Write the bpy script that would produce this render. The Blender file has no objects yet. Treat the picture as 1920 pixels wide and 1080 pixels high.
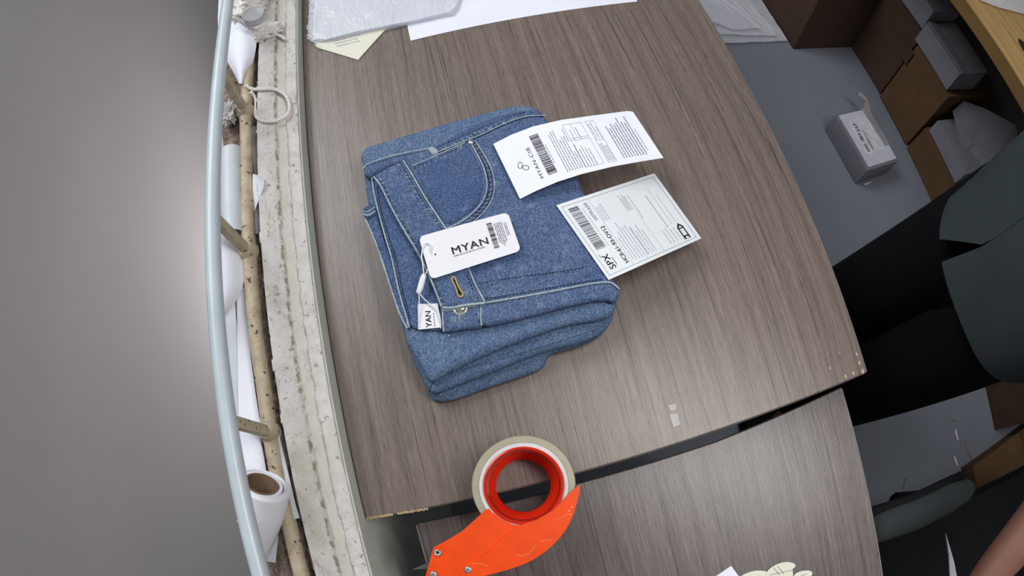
import bpy, bmesh, math, random
from mathutils import Vector, Matrix, noise, geometry
random.seed(7)
SC = bpy.context.scene
COL = SC.collection

# ------------------------------------------------------------------ camera
# wide CCTV lens: theta = K1*r + K3*r^3 (r in 1000 px of the 1920x1080 frame)
K1, K3 = 0.87777, 0.06937
RW = Matrix(((0.97140667, 0.22848368, -0.06453135),
             (-0.23711798, 0.9198957, -0.31235712),
             (-0.0120064, 0.31872734, 0.9477704)))      # camera -> world
TT = 0.75                                               # desk top height
EYE = Vector((0.0, 0.0, TT + 0.60))
cam = bpy.data.cameras.new('camera')
camo = bpy.data.objects.new('camera', cam)
COL.objects.link(camo)
camo.matrix_world = Matrix.Translation(EYE) @ RW.to_4x4()
cam.type = 'PANO'
cam.sensor_fit = 'HORIZONTAL'
cam.sensor_width, cam.sensor_height = 36.0, 20.25
cam.lens = 14.2
cam.clip_start = 0.02
cam.panorama_type = 'FISHEYE_LENS_POLYNOMIAL'
cam.fisheye_fov = 3.0
cam.fisheye_polynomial_k0 = 0
cam.fisheye_polynomial_k1 = -K1 * 0.0533333
cam.fisheye_polynomial_k2 = 0
cam.fisheye_polynomial_k3 = -K3 * 0.0533333 ** 3
cam.fisheye_polynomial_k4 = 0
SC.camera = camo

# ------------------------------------------------------------------ light
wd = bpy.data.worlds.new('world')
SC.world = wd
wd.use_nodes = True
wd.node_tree.nodes['Background'].inputs[0].default_value = (0.93, 0.97, 1.0, 1)
wd.node_tree.nodes['Background'].inputs[1].default_value = 0.19


def area(name, loc, target, sx, sy, power, col):
    l = bpy.data.lights.new(name, 'AREA')
    l.shape = 'RECTANGLE'
    l.size, l.size_y, l.energy, l.color = sx, sy, power, col
    o = bpy.data.objects.new(name, l)
    o.location = loc
    o.rotation_euler = (Vector(target) - Vector(loc)).to_track_quat('-Z', 'Y').to_euler()
    COL.objects.link(o)
    return o


area('ceiling_lamp', (0.62, -0.05, 2.00), (0.55, 0.02, 0), 0.25, 0.9, 11.5, (1.0, 0.985, 0.96))
area('daylight_opening', (-1.0, 1.5, 2.5), (-0.1, 0.3, 0.75), 1.2, 1.4, 41, (0.95, 0.98, 1.0))
area('wall_fill', (-0.85, 1.5, -2.15), (-1.4, 1.4, -0.8), 0.6, 3.6, 50, (1.0, 0.99, 0.97))  # added fill light to brighten the far wall, no known lamp there

vs = SC.view_settings
vs.view_transform = 'Standard'
vs.look = 'None'
vs.exposure = 0.0
vs.gamma = 1.0
vs.use_curve_mapping = False

# ------------------------------------------------------------------ helpers


def ray(px, py):
    x, y = (px - 960) / 1000.0, (540 - py) / 1000.0
    r = max(math.hypot(x, y), 1e-9)
    th = K1 * r + K3 * r ** 3
    s = math.sin(th) / r
    return RW @ Vector((x * s, y * s, -math.cos(th)))


def at(px, py, z):
    """The point at world height z that the photograph shows at pixel px, py."""
    d = ray(px, py)
    return EYE + d * ((z - EYE.z) / d.z)


def atx(px, py, x):
    d = ray(px, py)
    return EYE + d * ((x - EYE.x) / d.x)


def srgb(r, g, b):
    f = lambda c: (c / 255 / 12.92) if c / 255 <= 0.04045 else ((c / 255 + 0.055) / 1.055) ** 2.4
    return (f(r), f(g), f(b), 1)


def tag(o, label=None, cat=None, group=None, kind=None):
    for k, v in (('label', label), ('category', cat), ('group', group), ('kind', kind)):
        if v:
            o[k] = v
    return o


def empty(name, loc=(0, 0, 0), label=None, cat=None, group=None):
    o = bpy.data.objects.new(name, None)
    o.empty_display_size = 0.03
    o.location = loc
    COL.objects.link(o)
    return tag(o, label, cat, group)


def setp(o, parent):
    if parent is not None:
        o.parent = parent
        if parent.type == 'EMPTY':      # meshes sit at the world origin, empties at their thing's base
            o.matrix_parent_inverse = Matrix.Translation(parent.location).inverted()


def obj(name, verts, faces, mat, parent=None, smooth=False):
    me = bpy.data.meshes.new(name)
    me.from_pydata([tuple(v) for v in verts], [], faces)
    me.validate()
    me.update()
    if smooth:
        me.polygons.foreach_set('use_smooth', [True] * len(me.polygons))
    o = bpy.data.objects.new(name, me)
    me.materials.append(mat)
    COL.objects.link(o)
    setp(o, parent)
    return o


class MB:
    """collects shapes and links them as ONE mesh object"""

    def __init__(self):
        self.v, self.f = [], []

    def add(self, v, f):
        n = len(self.v)
        self.v += [Vector(p) for p in v]
        self.f += [[i + n for i in q] for q in f]
        return self

    def box(self, c, s, rot=None, bev=0.0):
        bm = bmesh.new()
        bmesh.ops.create_cube(bm, size=1)
        for v in bm.verts:
            v.co = Vector((v.co.x * s[0], v.co.y * s[1], v.co.z * s[2]))
        if bev:
            bmesh.ops.bevel(bm, geom=list(bm.edges), offset=bev, segments=2, affect='EDGES', profile=0.6)
        m = Matrix.Translation(Vector(c)) @ (rot.to_4x4() if rot else Matrix())
        bm.verts.index_update()
        self.add([m @ v.co for v in bm.verts], [[v.index for v in f.verts] for f in bm.faces])
        bm.free()
        return self

    def prism(self, pts, z0, z1):
        """upright prism over a polygon of points (their z is ignored)"""
        n = len(pts)
        v = [Vector((p[0], p[1], z0)) for p in pts] + [Vector((p[0], p[1], z1)) for p in pts]
        a = sum(pts[i][0] * pts[(i + 1) % n][1] - pts[(i + 1) % n][0] * pts[i][1] for i in range(n))
        f = [list(range(n))[::-1], [i + n for i in range(n)]] + [[i, (i + 1) % n, (i + 1) % n + n, i + n] for i in range(n)]
        if a < 0:
            f = [q[::-1] for q in f]
        return self.add(v, f)

    def tube(self, pts, r, seg=8, caps=True, up=None, flat=1.0):
        pts = [Vector(p) for p in pts]
        n = len(pts)
        rr = r if isinstance(r, (list, tuple)) else [r] * n
        v, f = [], []
        prev = None
        for i, p in enumerate(pts):
            t = (pts[min(i + 1, n - 1)] - pts[max(i - 1, 0)]).normalized()
            if prev is None:
                a = up and Vector(up) or (Vector((0, 0, 1)) if abs(t.z) < 0.9 else Vector((1, 0, 0)))
            else:
                a = prev
            a = (a - t * a.dot(t)).normalized()
            prev = a
            b = t.cross(a)
            for k in range(seg):
                w = 2 * math.pi * k / seg
                v.append(p + (a * math.cos(w) * flat + b * math.sin(w)) * rr[i])
        for i in range(n - 1):
            for k in range(seg):
                f.append([i * seg + k, i * seg + (k + 1) % seg, (i + 1) * seg + (k + 1) % seg, (i + 1) * seg + k])
        if caps:
            f += [list(range(seg))[::-1], [(n - 1) * seg + k for k in range(seg)]]
        return self.add(v, f)

    def lathe(self, c, prof, seg=64, axis=None, closed=False):
        """ring of radii/heights about +z at c"""
        v, f = [], []
        m = axis or Matrix.Identity(3)
        n = len(prof)
        for k in range(seg):
            w = 2 * math.pi * k / seg
            for (r, z) in prof:
                v.append(Vector(c) + m @ Vector((r * math.cos(w), r * math.sin(w), z)))
        for k in range(seg):
            for i in range(n if closed else n - 1):
                j = (i + 1) % n
                f.append([k * n + i, ((k + 1) % seg) * n + i, ((k + 1) % seg) * n + j, k * n + j])
        return self.add(v, f)

    def build(self, name, mat, parent=None, smooth=False):
        return obj(name, self.v, self.f, mat, parent, smooth)


def auto_smooth(o, deg=35):
    me = o.data
    me.polygons.foreach_set('use_smooth', [True] * len(me.polygons))
    try:
        me.set_sharp_from_angle(angle=math.radians(deg))
    except Exception:
        pass
    return o


def grid_sheet(name, rows, th, mat, parent=None):
    """a thin sheet of real thickness through a grid of points"""
    R, Cc = len(rows), len(rows[0])
    P = [[Vector(p) for p in r] for r in rows]
    N = []
    for i in range(R):
        for j in range(Cc):
            du = P[i][min(j + 1, Cc - 1)] - P[i][max(j - 1, 0)]
            dv = P[min(i + 1, R - 1)][j] - P[max(i - 1, 0)][j]
            nn = du.cross(dv)
            N.append(nn.normalized() if nn.length > 1e-12 else Vector((0, 0, 1)))
    if sum(nn.z for nn in N) < 0:
        N = [-nn for nn in N]
    fl = [p for r in P for p in r]
    v = [p + n * th * 0.5 for p, n in zip(fl, N)] + [p - n * th * 0.5 for p, n in zip(fl, N)]
    f = []
    M = R * Cc
    for i in range(R - 1):
        for j in range(Cc - 1):
            a, b, c, d = i * Cc + j, i * Cc + j + 1, (i + 1) * Cc + j + 1, (i + 1) * Cc + j
            f.append([a, b, c, d])
            f.append([a + M, d + M, c + M, b + M])
    ring = [j for j in range(Cc)] + [i * Cc + Cc - 1 for i in range(1, R)] + [(R - 1) * Cc + j for j in range(Cc - 2, -1, -1)] + [i * Cc for i in range(R - 2, 0, -1)]
    for k in range(len(ring)):
        a, b = ring[k], ring[(k + 1) % len(ring)]
        f.append([a, a + M, b + M, b])
    o = obj(name, v, f, mat, parent)
    bm = bmesh.new()
    bm.from_mesh(o.data)
    bmesh.ops.recalc_face_normals(bm, faces=bm.faces)
    bm.to_mesh(o.data)
    bm.free()
    return auto_smooth(o, 50)


def lerp(a, b, t):
    return a + (b - a) * t


def poly_at(pl, t):
    """point at fraction t (by length) along a polyline of tuples"""
    d = [0]
    for a, b in zip(pl, pl[1:]):
        d.append(d[-1] + math.dist(a[:2], b[:2]))
    s = t * d[-1]
    for i in range(len(pl) - 1):
        if s <= d[i + 1] + 1e-9:
            k = (s - d[i]) / max(d[i + 1] - d[i], 1e-9)
            return tuple(lerp(a, b, k) for a, b in zip(pl[i], pl[i + 1]))
    return pl[-1]


def smooth_line(pts, n=2, closed=False):
    for _ in range(n):
        q = []
        m = len(pts)
        rng = range(m) if closed else range(m - 1)
        if not closed:
            q.append(pts[0])
        for i in rng:
            a, b = pts[i], pts[(i + 1) % m]
            q.append(tuple(lerp(x, y, 0.25) for x, y in zip(a, b)))
            q.append(tuple(lerp(x, y, 0.75) for x, y in zip(a, b)))
        if not closed:
            q.append(pts[-1])
        pts = q
    return pts


# ------------------------------------------------------------------ materials
class NT:
    def __init__(self, name):
        self.m = bpy.data.materials.new(name)
        self.m.use_nodes = True
        self.t = self.m.node_tree
        self.p = self.t.nodes['Principled BSDF']
        self.tc = self.n('ShaderNodeTexCoord')

    def n(self, typ, **kw):
        x = self.t.nodes.new(typ)
        for k, v in kw.items():
            setattr(x, k, v)
        return x

    def l(self, a, b):
        self.t.links.new(a, b)

    def mapping(self, scale=(1, 1, 1), rot=(0, 0, 0)):
        mp = self.n('ShaderNodeMapping')
        mp.inputs['Scale'].default_value = scale
        mp.inputs['Rotation'].default_value = rot
        self.l(self.tc.outputs['Object'], mp.inputs['Vector'])
        return mp.outputs['Vector']

    def noise(self, vec, scale, detail=3, rough=0.55, dist=0.0):
        x = self.n('ShaderNodeTexNoise')
        x.inputs['Scale'].default_value = scale
        x.inputs['Detail'].default_value = detail
        x.inputs['Roughness'].default_value = rough
        x.inputs['Distortion'].default_value = dist
        self.l(vec, x.inputs['Vector'])
        return x.outputs['Fac']

    def ramp(self, fac, stops):
        x = self.n('ShaderNodeValToRGB')
        e = x.color_ramp.elements
        while len(e) < len(stops):
            e.new(0.5)
        for i, (p, c) in enumerate(stops):
            e[i].position = p
            e[i].color = c if not isinstance(c, (int, float)) else (c, c, c, 1)
        self.l(fac, x.inputs['Fac'])
        return x.outputs['Color']

    def mix(self, fac, a, b, mode='MIX'):
        x = self.n('ShaderNodeMix', data_type='RGBA', blend_type=mode)
        for s, val in ((x.inputs[0], fac), (x.inputs[6], a), (x.inputs[7], b)):
            if isinstance(val, (int, float)):
                s.default_value = val
            elif isinstance(val, tuple):
                s.default_value = val
            else:
                self.l(val, s)
        return x.outputs[2]

    def bump(self, h, strength=0.3, dist=0.001):
        b = self.n('ShaderNodeBump')
        b.inputs['Strength'].default_value = strength
        b.inputs['Distance'].default_value = dist
        self.l(h, b.inputs['Height'])
        self.l(b.outputs['Normal'], self.p.inputs['Normal'])

    def base(self, c):
        if isinstance(c, tuple):
            self.p.inputs['Base Color'].default_value = c
        else:
            self.l(c, self.p.inputs['Base Color'])

    def rough(self, r):
        self.p.inputs['Roughness'].default_value = r


def plain(name, col, rough=0.6, var=0.08, scale=60, bump=0.0, spec=0.5, bscale=400):
    t = NT(name)
    v = t.mapping()
    n = t.noise(v, scale, 4)
    c2 = tuple(min(1, x * (1 + var * 2)) for x in col[:3]) + (1,)
    c1 = tuple(x * (1 - var * 2) for x in col[:3]) + (1,)
    t.base(t.ramp(n, [(0.3, c1), (0.7, c2)]))
    t.rough(rough)
    t.p.inputs['Specular IOR Level'].default_value = spec
    if bump:
        t.bump(t.noise(v, bscale, 3), bump, 0.0006)
    return t.m


def wood_laminate(name, dark, mid, light, rough, offs=0.0):
    t = NT(name)
    v = t.mapping((1, 0.045, 1))
    warp = t.noise(t.mapping((1.2, 0.4, 1)), 4.0 + offs, 2)
    fine = t.noise(t.mapping((1, 0.07, 1)), 760, 3, 0.65)
    pore = t.noise(t.mapping((1, 0.010, 1), (0, 0, 0.02)), 420, 2, 0.5, 0.3)
    med = t.noise(t.mapping((1, 0.022, 1)), 240 + offs, 5, 0.7, 0.4)
    w = t.n('ShaderNodeTexWave', wave_type='BANDS', bands_direction='X')
    w.inputs['Scale'].default_value = 11.0
    w.inputs['Distortion'].default_value = 7.0
    w.inputs['Detail'].default_value = 2.0
    w.inputs['Detail Scale'].default_value = 1.0
    t.l(t.mapping((1, 0.16, 1), (0, 0, 0.03)), w.inputs['Vector'])
    a = t.ramp(med, [(0.30, dark), (0.5, mid), (0.70, light)])
    lines = t.ramp(w.outputs['Fac'], [(0.0, 0.74), (0.05, 0.96), (0.5, 1.0), (0.93, 1.04), (1.0, 1.1)])
    c = t.mix(0.7, a, lines, 'MULTIPLY')
    flr = t.ramp(fine, [(0.36, 0.62), (0.43, 0.97), (0.58, 1.0), (0.64, 1.22)])
    c = t.mix(0.85, c, flr, 'MULTIPLY')
    c = t.mix(0.9, c, t.ramp(pore, [(0.33, 0.5), (0.37, 1.0)]), 'MULTIPLY')
    wv = t.ramp(warp, [(0.3, (0.93, 0.91, 0.91, 1)), (0.7, (1.06, 1.05, 1.03, 1))])
    c = t.mix(1.0, c, wv, 'MULTIPLY')
    # small scuffs
    sc = t.ramp(t.noise(t.mapping((1, 0.8, 1)), 70, 2, 0.5, 2.0), [(0.72, 0.0), (0.76, 1.0)])
    c = t.mix(t.ramp(sc, [(0, 0.0), (1, 0.22)]), c, (0.05, 0.045, 0.045, 1))
    t.base(c)
    t.rough(rough)
    t.p.inputs['Specular IOR Level'].default_value = 0.5
    t.bump(fine, 0.35, 0.0004)
    return t.m


M = {}
M['desk'] = wood_laminate('desk_laminate', srgb(105, 93, 87), srgb(118, 106, 99), srgb(131, 119, 111), 0.33)
M['desk2'] = wood_laminate('desk_laminate_worn', srgb(92, 83, 82), srgb(105, 96, 95), srgb(119, 110, 108), 0.32, 3.0)
M['desk_edge'] = plain('desk_edge_band', srgb(70, 60, 56), 0.6)
M['chip'] = plain('raw_chipboard', srgb(186, 164, 130), 0.9, 0.15, 300, 0.5)
M['paper'] = plain('white_paper', srgb(238, 240, 252), 0.75, 0.01, 20)
M['label_paper'] = plain('label_paper', srgb(224, 229, 234), 0.5, 0.01, 20)
M['card'] = plain('white_card', srgb(232, 232, 238), 0.55, 0.01, 20)
M['cream_paper'] = plain('cream_paper', srgb(228, 226, 210), 0.75, 0.015, 30)
M['grey_paper'] = plain('grey_paper', srgb(186, 186, 196), 0.8, 0.03, 30)
M['bluish'] = plain('pale_blue_plastic', srgb(204, 210, 218), 0.5, 0.02)
M['ink'] = plain('black_ink', srgb(38, 38, 46), 0.8, 0.05)
M['ink_grey'] = plain('grey_ink', srgb(132, 134, 144), 0.8, 0.05)
M['ink_pale'] = plain('pale_grey_ink', srgb(168, 172, 180), 0.8, 0.05)
M['orange'] = plain('orange_plastic', srgb(238, 72, 0), 0.45, 0.04, 50, 0.1, 0.3)
M['red'] = plain('red_plastic', srgb(216, 42, 18), 0.24, 0.05, 40)
M['tape'] = plain('clear_brown_tape', srgb(166, 160, 138), 0.3, 0.04, 90)
M['tape_core'] = plain('tape_core_card', srgb(208, 208, 210), 0.7, 0.03)
M['metal'] = plain('steel', srgb(175, 178, 180), 0.35, 0.04)
M['metal'].node_tree.nodes['Principled BSDF'].inputs['Metallic'].default_value = 0.7
M['blade'] = plain('dark_blade', srgb(96, 100, 96), 0.35, 0.05)
M['rail'] = plain('pale_blue_enamel', srgb(190, 202, 208), 0.3, 0.03, 30)
M['brown_core'] = plain('brown_card_core', srgb(120, 96, 76), 0.8, 0.05)
M['carton'] = plain('brown_carton', srgb(100, 74, 48), 0.9, 0.06, 20)
M['carton_dark'] = plain('dark_brown_carton', srgb(78, 56, 42), 0.9, 0.06, 20)
M['white_box'] = plain('white_lined_board', srgb(136, 136, 146), 0.85, 0.03, 20)
M['trouser'] = plain('black_cloth', srgb(20, 19, 22), 0.95, 0.05, 80, 0.0, 0.1)
M['shirt'] = plain('slate_shirt_cloth', srgb(61, 69, 72), 0.95, 0.05, 12, 0.2, 0.1)
M['skin'] = plain('skin', srgb(122, 84, 68), 0.6, 0.05, 25)
M['hair'] = plain('black_hair', srgb(24, 20, 18), 0.5, 0.1, 90)
M['black_plastic'] = plain('black_plastic', srgb(20, 20, 23), 0.8, 0.05, 60, 0.0, 0.15)
M['chair_pad'] = plain('dark_teal_pad', srgb(37, 44, 46), 0.85, 0.04, 40)
M['pine'] = plain('pine', srgb(176, 138, 76), 0.5, 0.05, 8)
M['string'] = plain('white_cotton_string', srgb(234, 230, 227), 0.9, 0.03, 200)
M['grey_debris'] = plain('crumpled_grey_paper', srgb(186, 184, 182), 0.9, 0.12, 160, 0.6)
M['straw'] = plain('straw', srgb(150, 134, 100), 0.7)
M['thread'] = plain('tan_thread', srgb(190, 165, 110), 0.8)
M['brass'] = plain('worn_brass', srgb(176, 176, 140), 0.3, 0.06, 200)
M['brass'].node_tree.nodes['Principled BSDF'].inputs['Metallic'].default_value = 0.6
M['black_hole'] = plain('hole_shade', srgb(28, 26, 28), 0.9)  # near-black colour put in for the shade inside small holes


def denim(name, dark, mid, light):
    t = NT(name)
    v = t.mapping()
    fine = t.noise(v, 620, 4, 0.75)
    slub = t.noise(t.mapping((1, 0.25, 1), (0, 0, 0.5)), 700, 2, 0.6)
    big = t.noise(v, 26, 4, 0.6)
    a = t.ramp(fine, [(0.30, dark), (0.5, mid), (0.72, light)])
    b = t.ramp(slub, [(0.3, 0.72), (0.7, 1.25)])
    c = t.mix(0.7, a, b, 'MULTIPLY')
    g = t.ramp(big, [(0.3, (0.82, 0.86, 0.95, 1)), (0.7, (1.16, 1.12, 1.04, 1))])
    c = t.mix(0.8, c, g, 'MULTIPLY')
    fade = t.ramp(t.noise(v, 90, 4, 0.7), [(0.56, 0.0), (0.72, 0.45)])
    c = t.mix(fade, c, light)
    t.base(c)
    t.rough(0.92)
    t.p.inputs['Specular IOR Level'].default_value = 0.12
    t.bump(fine, 0.6, 0.0008)
    return t.m


M['denim'] = denim('denim', srgb(46, 60, 94), srgb(82, 100, 136), srgb(132, 152, 182))
M['denim_pale'] = denim('denim_pale', srgb(54, 71, 100), srgb(90, 111, 144), srgb(136, 156, 182))
M['denim_dark'] = denim('denim_dark', srgb(42, 55, 90), srgb(74, 93, 131), srgb(120, 141, 172))
M['denim_edge'] = denim('denim_worn_edge', srgb(120, 136, 150), srgb(160, 176, 186), srgb(196, 206, 212))
M['denim_wear'] = denim('denim_faded', srgb(84, 104, 128), srgb(122, 142, 162), srgb(164, 178, 190))
M['stitch_and_shade'] = plain('navy_stitch_and_crease_shade', srgb(38, 44, 72), 0.9)  # for real stitching and for the dark tubes painted as crease shade

t = NT('clear_plastic')
t.base((0.86, 0.88, 0.96, 1))
t.rough(0.22)
t.p.inputs['Alpha'].default_value = 0.62
wr = t.noise(t.mapping((1, 0.4, 1)), 60, 4, 0.6, 1.5)
t.bump(wr, 0.9, 0.004)
M['plastic'] = t.m
t = NT('film_wrap')
t.base(srgb(122, 124, 132))
t.rough(0.3)
t.bump(t.noise(t.mapping(), 60, 4, 0.6, 1.0), 0.6, 0.004)
M['wrap'] = t.m

# rough plaster ledge
t = NT('ledge_plaster')
v = t.mapping()
n1 = t.noise(v, 45, 6, 0.65)
n2 = t.noise(v, 240, 4, 0.6)
spots = t.ramp(t.noise(v, 160, 3, 0.5, 0.6), [(0.63, 0.0), (0.68, 1.0)])
stain = t.ramp(t.noise(t.mapping((1, 0.3, 1)), 22, 4, 0.6), [(0.56, 0.0), (0.72, 0.55)])
c = t.ramp(n1, [(0.25, srgb(188, 182, 176)), (0.5, srgb(211, 206, 203)), (0.8, srgb(226, 221, 219))])
c = t.mix(stain, c, srgb(186, 182, 160))
c = t.mix(t.ramp(spots, [(0, 0.0), (1, 0.6)]), c, srgb(112, 100, 92))
sx_ = t.n('ShaderNodeSeparateXYZ')
t.l(t.tc.outputs['Object'], sx_.inputs[0])
mr = t.n('ShaderNodeMapRange')
mr.inputs['From Min'].default_value, mr.inputs['From Max'].default_value = -0.220, -0.160
wob = t.n('ShaderNodeMath', operation='MULTIPLY_ADD')
t.l(t.noise(v, 55, 4, 0.7), wob.inputs[0])
wob.inputs[1].default_value = 0.005
t.l(sx_.outputs[0], wob.inputs[2])
t.l(wob.outputs[0], mr.inputs['Value'])
band = t.ramp(mr.outputs[0], [(0.45, 0.0), (0.52, 0.6), (0.68, 0.6), (0.76, 0.0)])
c = t.mix(band, c, srgb(204, 202, 190))
edge = t.ramp(mr.outputs[0], [(0.44, 0.0), (0.485, 0.95), (0.53, 0.0), (0.70, 0.0), (0.735, 0.45), (0.77, 0.0)])
em = t.ramp(t.noise(v, 95, 4, 0.7), [(0.46, 0.0), (0.56, 1.0)])
c = t.mix(t.mix(1.0, edge, em, 'MULTIPLY'), c, srgb(132, 118, 106))
patch = t.ramp(t.noise(t.mapping((1, 0.5, 1)), 30, 5, 0.75, 0.5), [(0.60, 0.0), (0.66, 0.5)])
c = t.mix(patch, c, srgb(160, 148, 142))
t.base(c)
t.rough(0.9)
t.p.inputs['Specular IOR Level'].default_value = 0.2
t.bump(n2, 0.5, 0.001)
M['ledge'] = t.m
t = NT('rubble_mortar')
v = t.mapping()
c = t.ramp(t.noise(v, 110, 6, 0.7, 0.6), [(0.3, srgb(88, 76, 70)), (0.5, srgb(142, 126, 116)), (0.72, srgb(188, 172, 160))])
t.base(c)
t.rough(0.95)
t.p.inputs['Specular IOR Level'].default_value = 0.1
t.bump(t.noise(v, 180, 5, 0.7), 0.9, 0.003)
M['rubble'] = t.m
t = NT('rusty_tan_paint')
v = t.mapping()
c = t.ramp(t.noise(v, 60, 5, 0.65), [(0.3, srgb(158, 142, 116)), (0.55, srgb(186, 172, 148)), (0.8, srgb(200, 190, 168))])
pit = t.ramp(t.noise(v, 150, 3, 0.5), [(0.65, 0.0), (0.69, 1.0)])
c = t.mix(pit, c, srgb(70, 48, 36))
t.base(c)
t.rough(0.6)
t.bump(t.noise(v, 130, 4), 0.4, 0.001)
M['tan'] = t.m
M['wall_green'] = plain('grey_green_wall_paint', srgb(204, 209, 200), 0.7, 0.03, 8)
M['wall_far'] = plain('grey_wall', srgb(172, 166, 167), 0.9, 0.01, 2)
M['floor'] = plain('grey_floor_tile', srgb(130, 136, 147), 0.55, 0.02, 6, 0.0, 0.3)
t = NT('pine_board')
g = t.noise(t.mapping((1, 0.06, 1)), 60, 4, 0.6, 0.4)
t.base(t.ramp(g, [(0.3, srgb(146, 114, 70)), (0.55, srgb(174, 142, 92)), (0.8, srgb(190, 160, 108))]))
t.rough(0.45)
M['pine'] = t.m

# ------------------------------------------------------------------ setting
fl = MB().box((1.2, 0.6, -0.05), (3.0, 4.2, 0.1)).build('floor', M['floor'])
tag(fl, kind='structure')
wf = MB().box((-1.45, 2.0, -0.8), (0.1, 10.0, 7.0)).build('wall_left', M['wall_far'])
tag(wf, kind='structure')
wr_ = MB().box((1.90, 0.9, 1.3), (0.1, 3.6, 2.6)).build('wall_right', plain('dark_grey_green_wall', srgb(96, 102, 98), 0.85, 0.03, 6))
tag(wr_, kind='structure')
wb_ = MB().box((0.80, 2.75, 1.3), (2.2, 0.1, 2.6)).build('wall_back', plain('pale_grey_wall', srgb(190, 192, 190), 0.85, 0.02, 4))
tag(wb_, kind='structure')

XE = -0.1635          # room-side face of the parapet
LZ = TT + 0.030       # ledge height
par = MB().box((-0.2300, 0.55, (LZ - 0.036) / 2 - 0.4), (0.128, 2.3, LZ - 0.036 + 0.8 - 0.004)).build('wall_parapet', M['wall_green'])
tag(par, kind='structure')


def ledge_profile(x, y):
    """height of the broken plaster top across the parapet"""
    j = 0.0022 * noise.noise(Vector((3.1, y * 40, 0))) + 0.0012 * noise.noise(Vector((9.1, y * 160, 0)))
    n = noise.noise(Vector((x * 60, y * 60, 1.7))) * 0.0006 + noise.noise(Vector((x * 260, y * 260, 4.2))) * 0.00045
    pit = max(0.0, noise.noise(Vector((x * 210, y * 170, 8.0))) - 0.34) * 0.008
    if x > -0.1785 + j * 0.5:
        z = LZ - 0.0005 - max(0, x + 0.1665) * 0.35 - pit
    elif x > -0.1925 + j:
        z = LZ - 0.0036 - pit * 0.3
    elif x > -0.2200 + j * 0.25:
        edge = max(0.0, 0.5 + noise.noise(Vector((0.3, y * 55, 2.0))) * 1.2)
        near = max(0.0, 1 - (x + 0.1925) / -0.007) if x < -0.1925 else 1
        z = LZ + 0.0012 - pit - near * edge * 0.0016
    else:
        z = LZ - 0.026 + noise.noise(Vector((x * 70, y * 70, 3.3))) * 0.005 + noise.noise(Vector((x * 210, y * 210, 6.3))) * 0.003
    return z + n


def ledge(x0, x1, nx, name, mat):
    ny = 760
    y0, y1 = -0.55, 1.65
    v, f = [], []
    for i in range(ny + 1):
        y = lerp(y0, y1, i / ny)
        for j in range(nx + 1):
            x = lerp(x0, x1, j / nx)
            v.append((x, y, ledge_profile(x, y)))
    for i in range(ny):
        for j in range(nx):
            a = i * (nx + 1) + j
            f.append([a, a + 1, a + nx + 2, a + nx + 1])
    n = len(v)
    # skirt down to the wall body
    for i in range(ny + 1):
        y = lerp(y0, y1, i / ny)
        v.append((x0, y, LZ - 0.042))
        v.append((x1, y, LZ - 0.042))
    for i in range(ny):
        a = i * (nx + 1)
        f.append([a, a + nx + 1, n + 2 * i + 2, n + 2 * i])
        a += nx
        f.append([a + nx + 1, a, n + 2 * i + 1, n + 2 * i + 3])
    o = obj(name, v, f, mat)
    tag(o, kind='structure')
    auto_smooth(o, 50)
    return o


ledge(-0.2202, XE, 34, 'trim_ledge', M['ledge'])
ledge(-0.2960, -0.2200, 34, 'trim_rubble_bed', M['rubble'])
MB().box((XE + 0.0010, 0.55, LZ / 2 - 0.003), (0.002, 2.3, LZ - 0.004)).build('trim_parapet_face', M['wall_green'])['kind'] = 'structure'

# ------------------------------------------------------------------ railing
RX, RZ = -0.2365, TT + 0.122
rl = empty('railing', (RX, 0.5, LZ - 0.02), 'low steel railing on the ledge, pale blue handrail over a rusty tan bottom bar', 'railing')
MB().tube([(RX + 0.0015 * math.sin(i * 0.7), -0.5 + i * 0.1, RZ) for i in range(22)], 0.0088, 16).build('handrail', M['rail'], rl, True).__setitem__('label', 'pale blue enamelled handrail')
bb = MB()
bb.tube([(RX + 0.0008 * math.sin(i * 2.1), -0.5 + i * 0.05, LZ - 0.004 + 0.0006 * math.sin(i * 1.3)) for i in range(43)], 0.0088, 12)
bb.build('bottom_bar', M['tan'], rl, True)['label'] = 'rusty tan painted bar'
for y in (-0.105, 0.098, 0.301, 0.504, 0.707):
    p = MB()
    p.box((RX, y, (RZ + LZ) / 2), (0.009, 0.011, RZ - LZ), bev=0.001)
    p.lathe((RX, y, LZ - 0.001), [(0.0, 0.012), (0.008, 0.011), (0.0115, 0.004), (0.0125, -0.004)], 14)
    auto_smooth(p.build('post', M['tan'], rl))
MB().lathe((RX - 0.0085, 0.008, RZ), [(0, 0.003), (0.0018, 0.0025), (0.0022, 0)], 10, Matrix.Rotation(-math.pi / 2, 3, 'Y')).build('bolt', M['metal'], rl)

# ------------------------------------------------------------------ desks
dk = empty('packing_desk', (0.13, 0.6, 0), 'large brown wood-grain desk against the ledge, jeans lying on it', 'desk')
A0, A1 = at(680, 974, TT), at(1627, 697, TT)
ydesk = -0.0035
desk_pts = [(-0.1600, A0.y), (A1.x, A1.y), (0.4185, 0.3), (0.4165, 1.4), (-0.1600, 1.4)]
o = MB().prism(desk_pts, TT - 0.018, TT).build('tabletop', M['desk'], dk)
mod = o.modifiers.new('bevel', 'BEVEL')
mod.width, mod.segments, mod.limit_method = 0.0012, 2, 'ANGLE'
d = MB()
d.box(((A0.x + A1.x) / 2 + 0.002, (A0.y + A1.y) / 2 - 0.0002, TT - 0.0095), (A1.x - A0.x - 0.01, 0.0012, 0.016), Matrix.Rotation(math.atan2(A1.y - A0.y, A1.x - A0.x), 3, 'Z'))
d.build('edge_band', M['desk_edge'], dk)
ch = MB()
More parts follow.
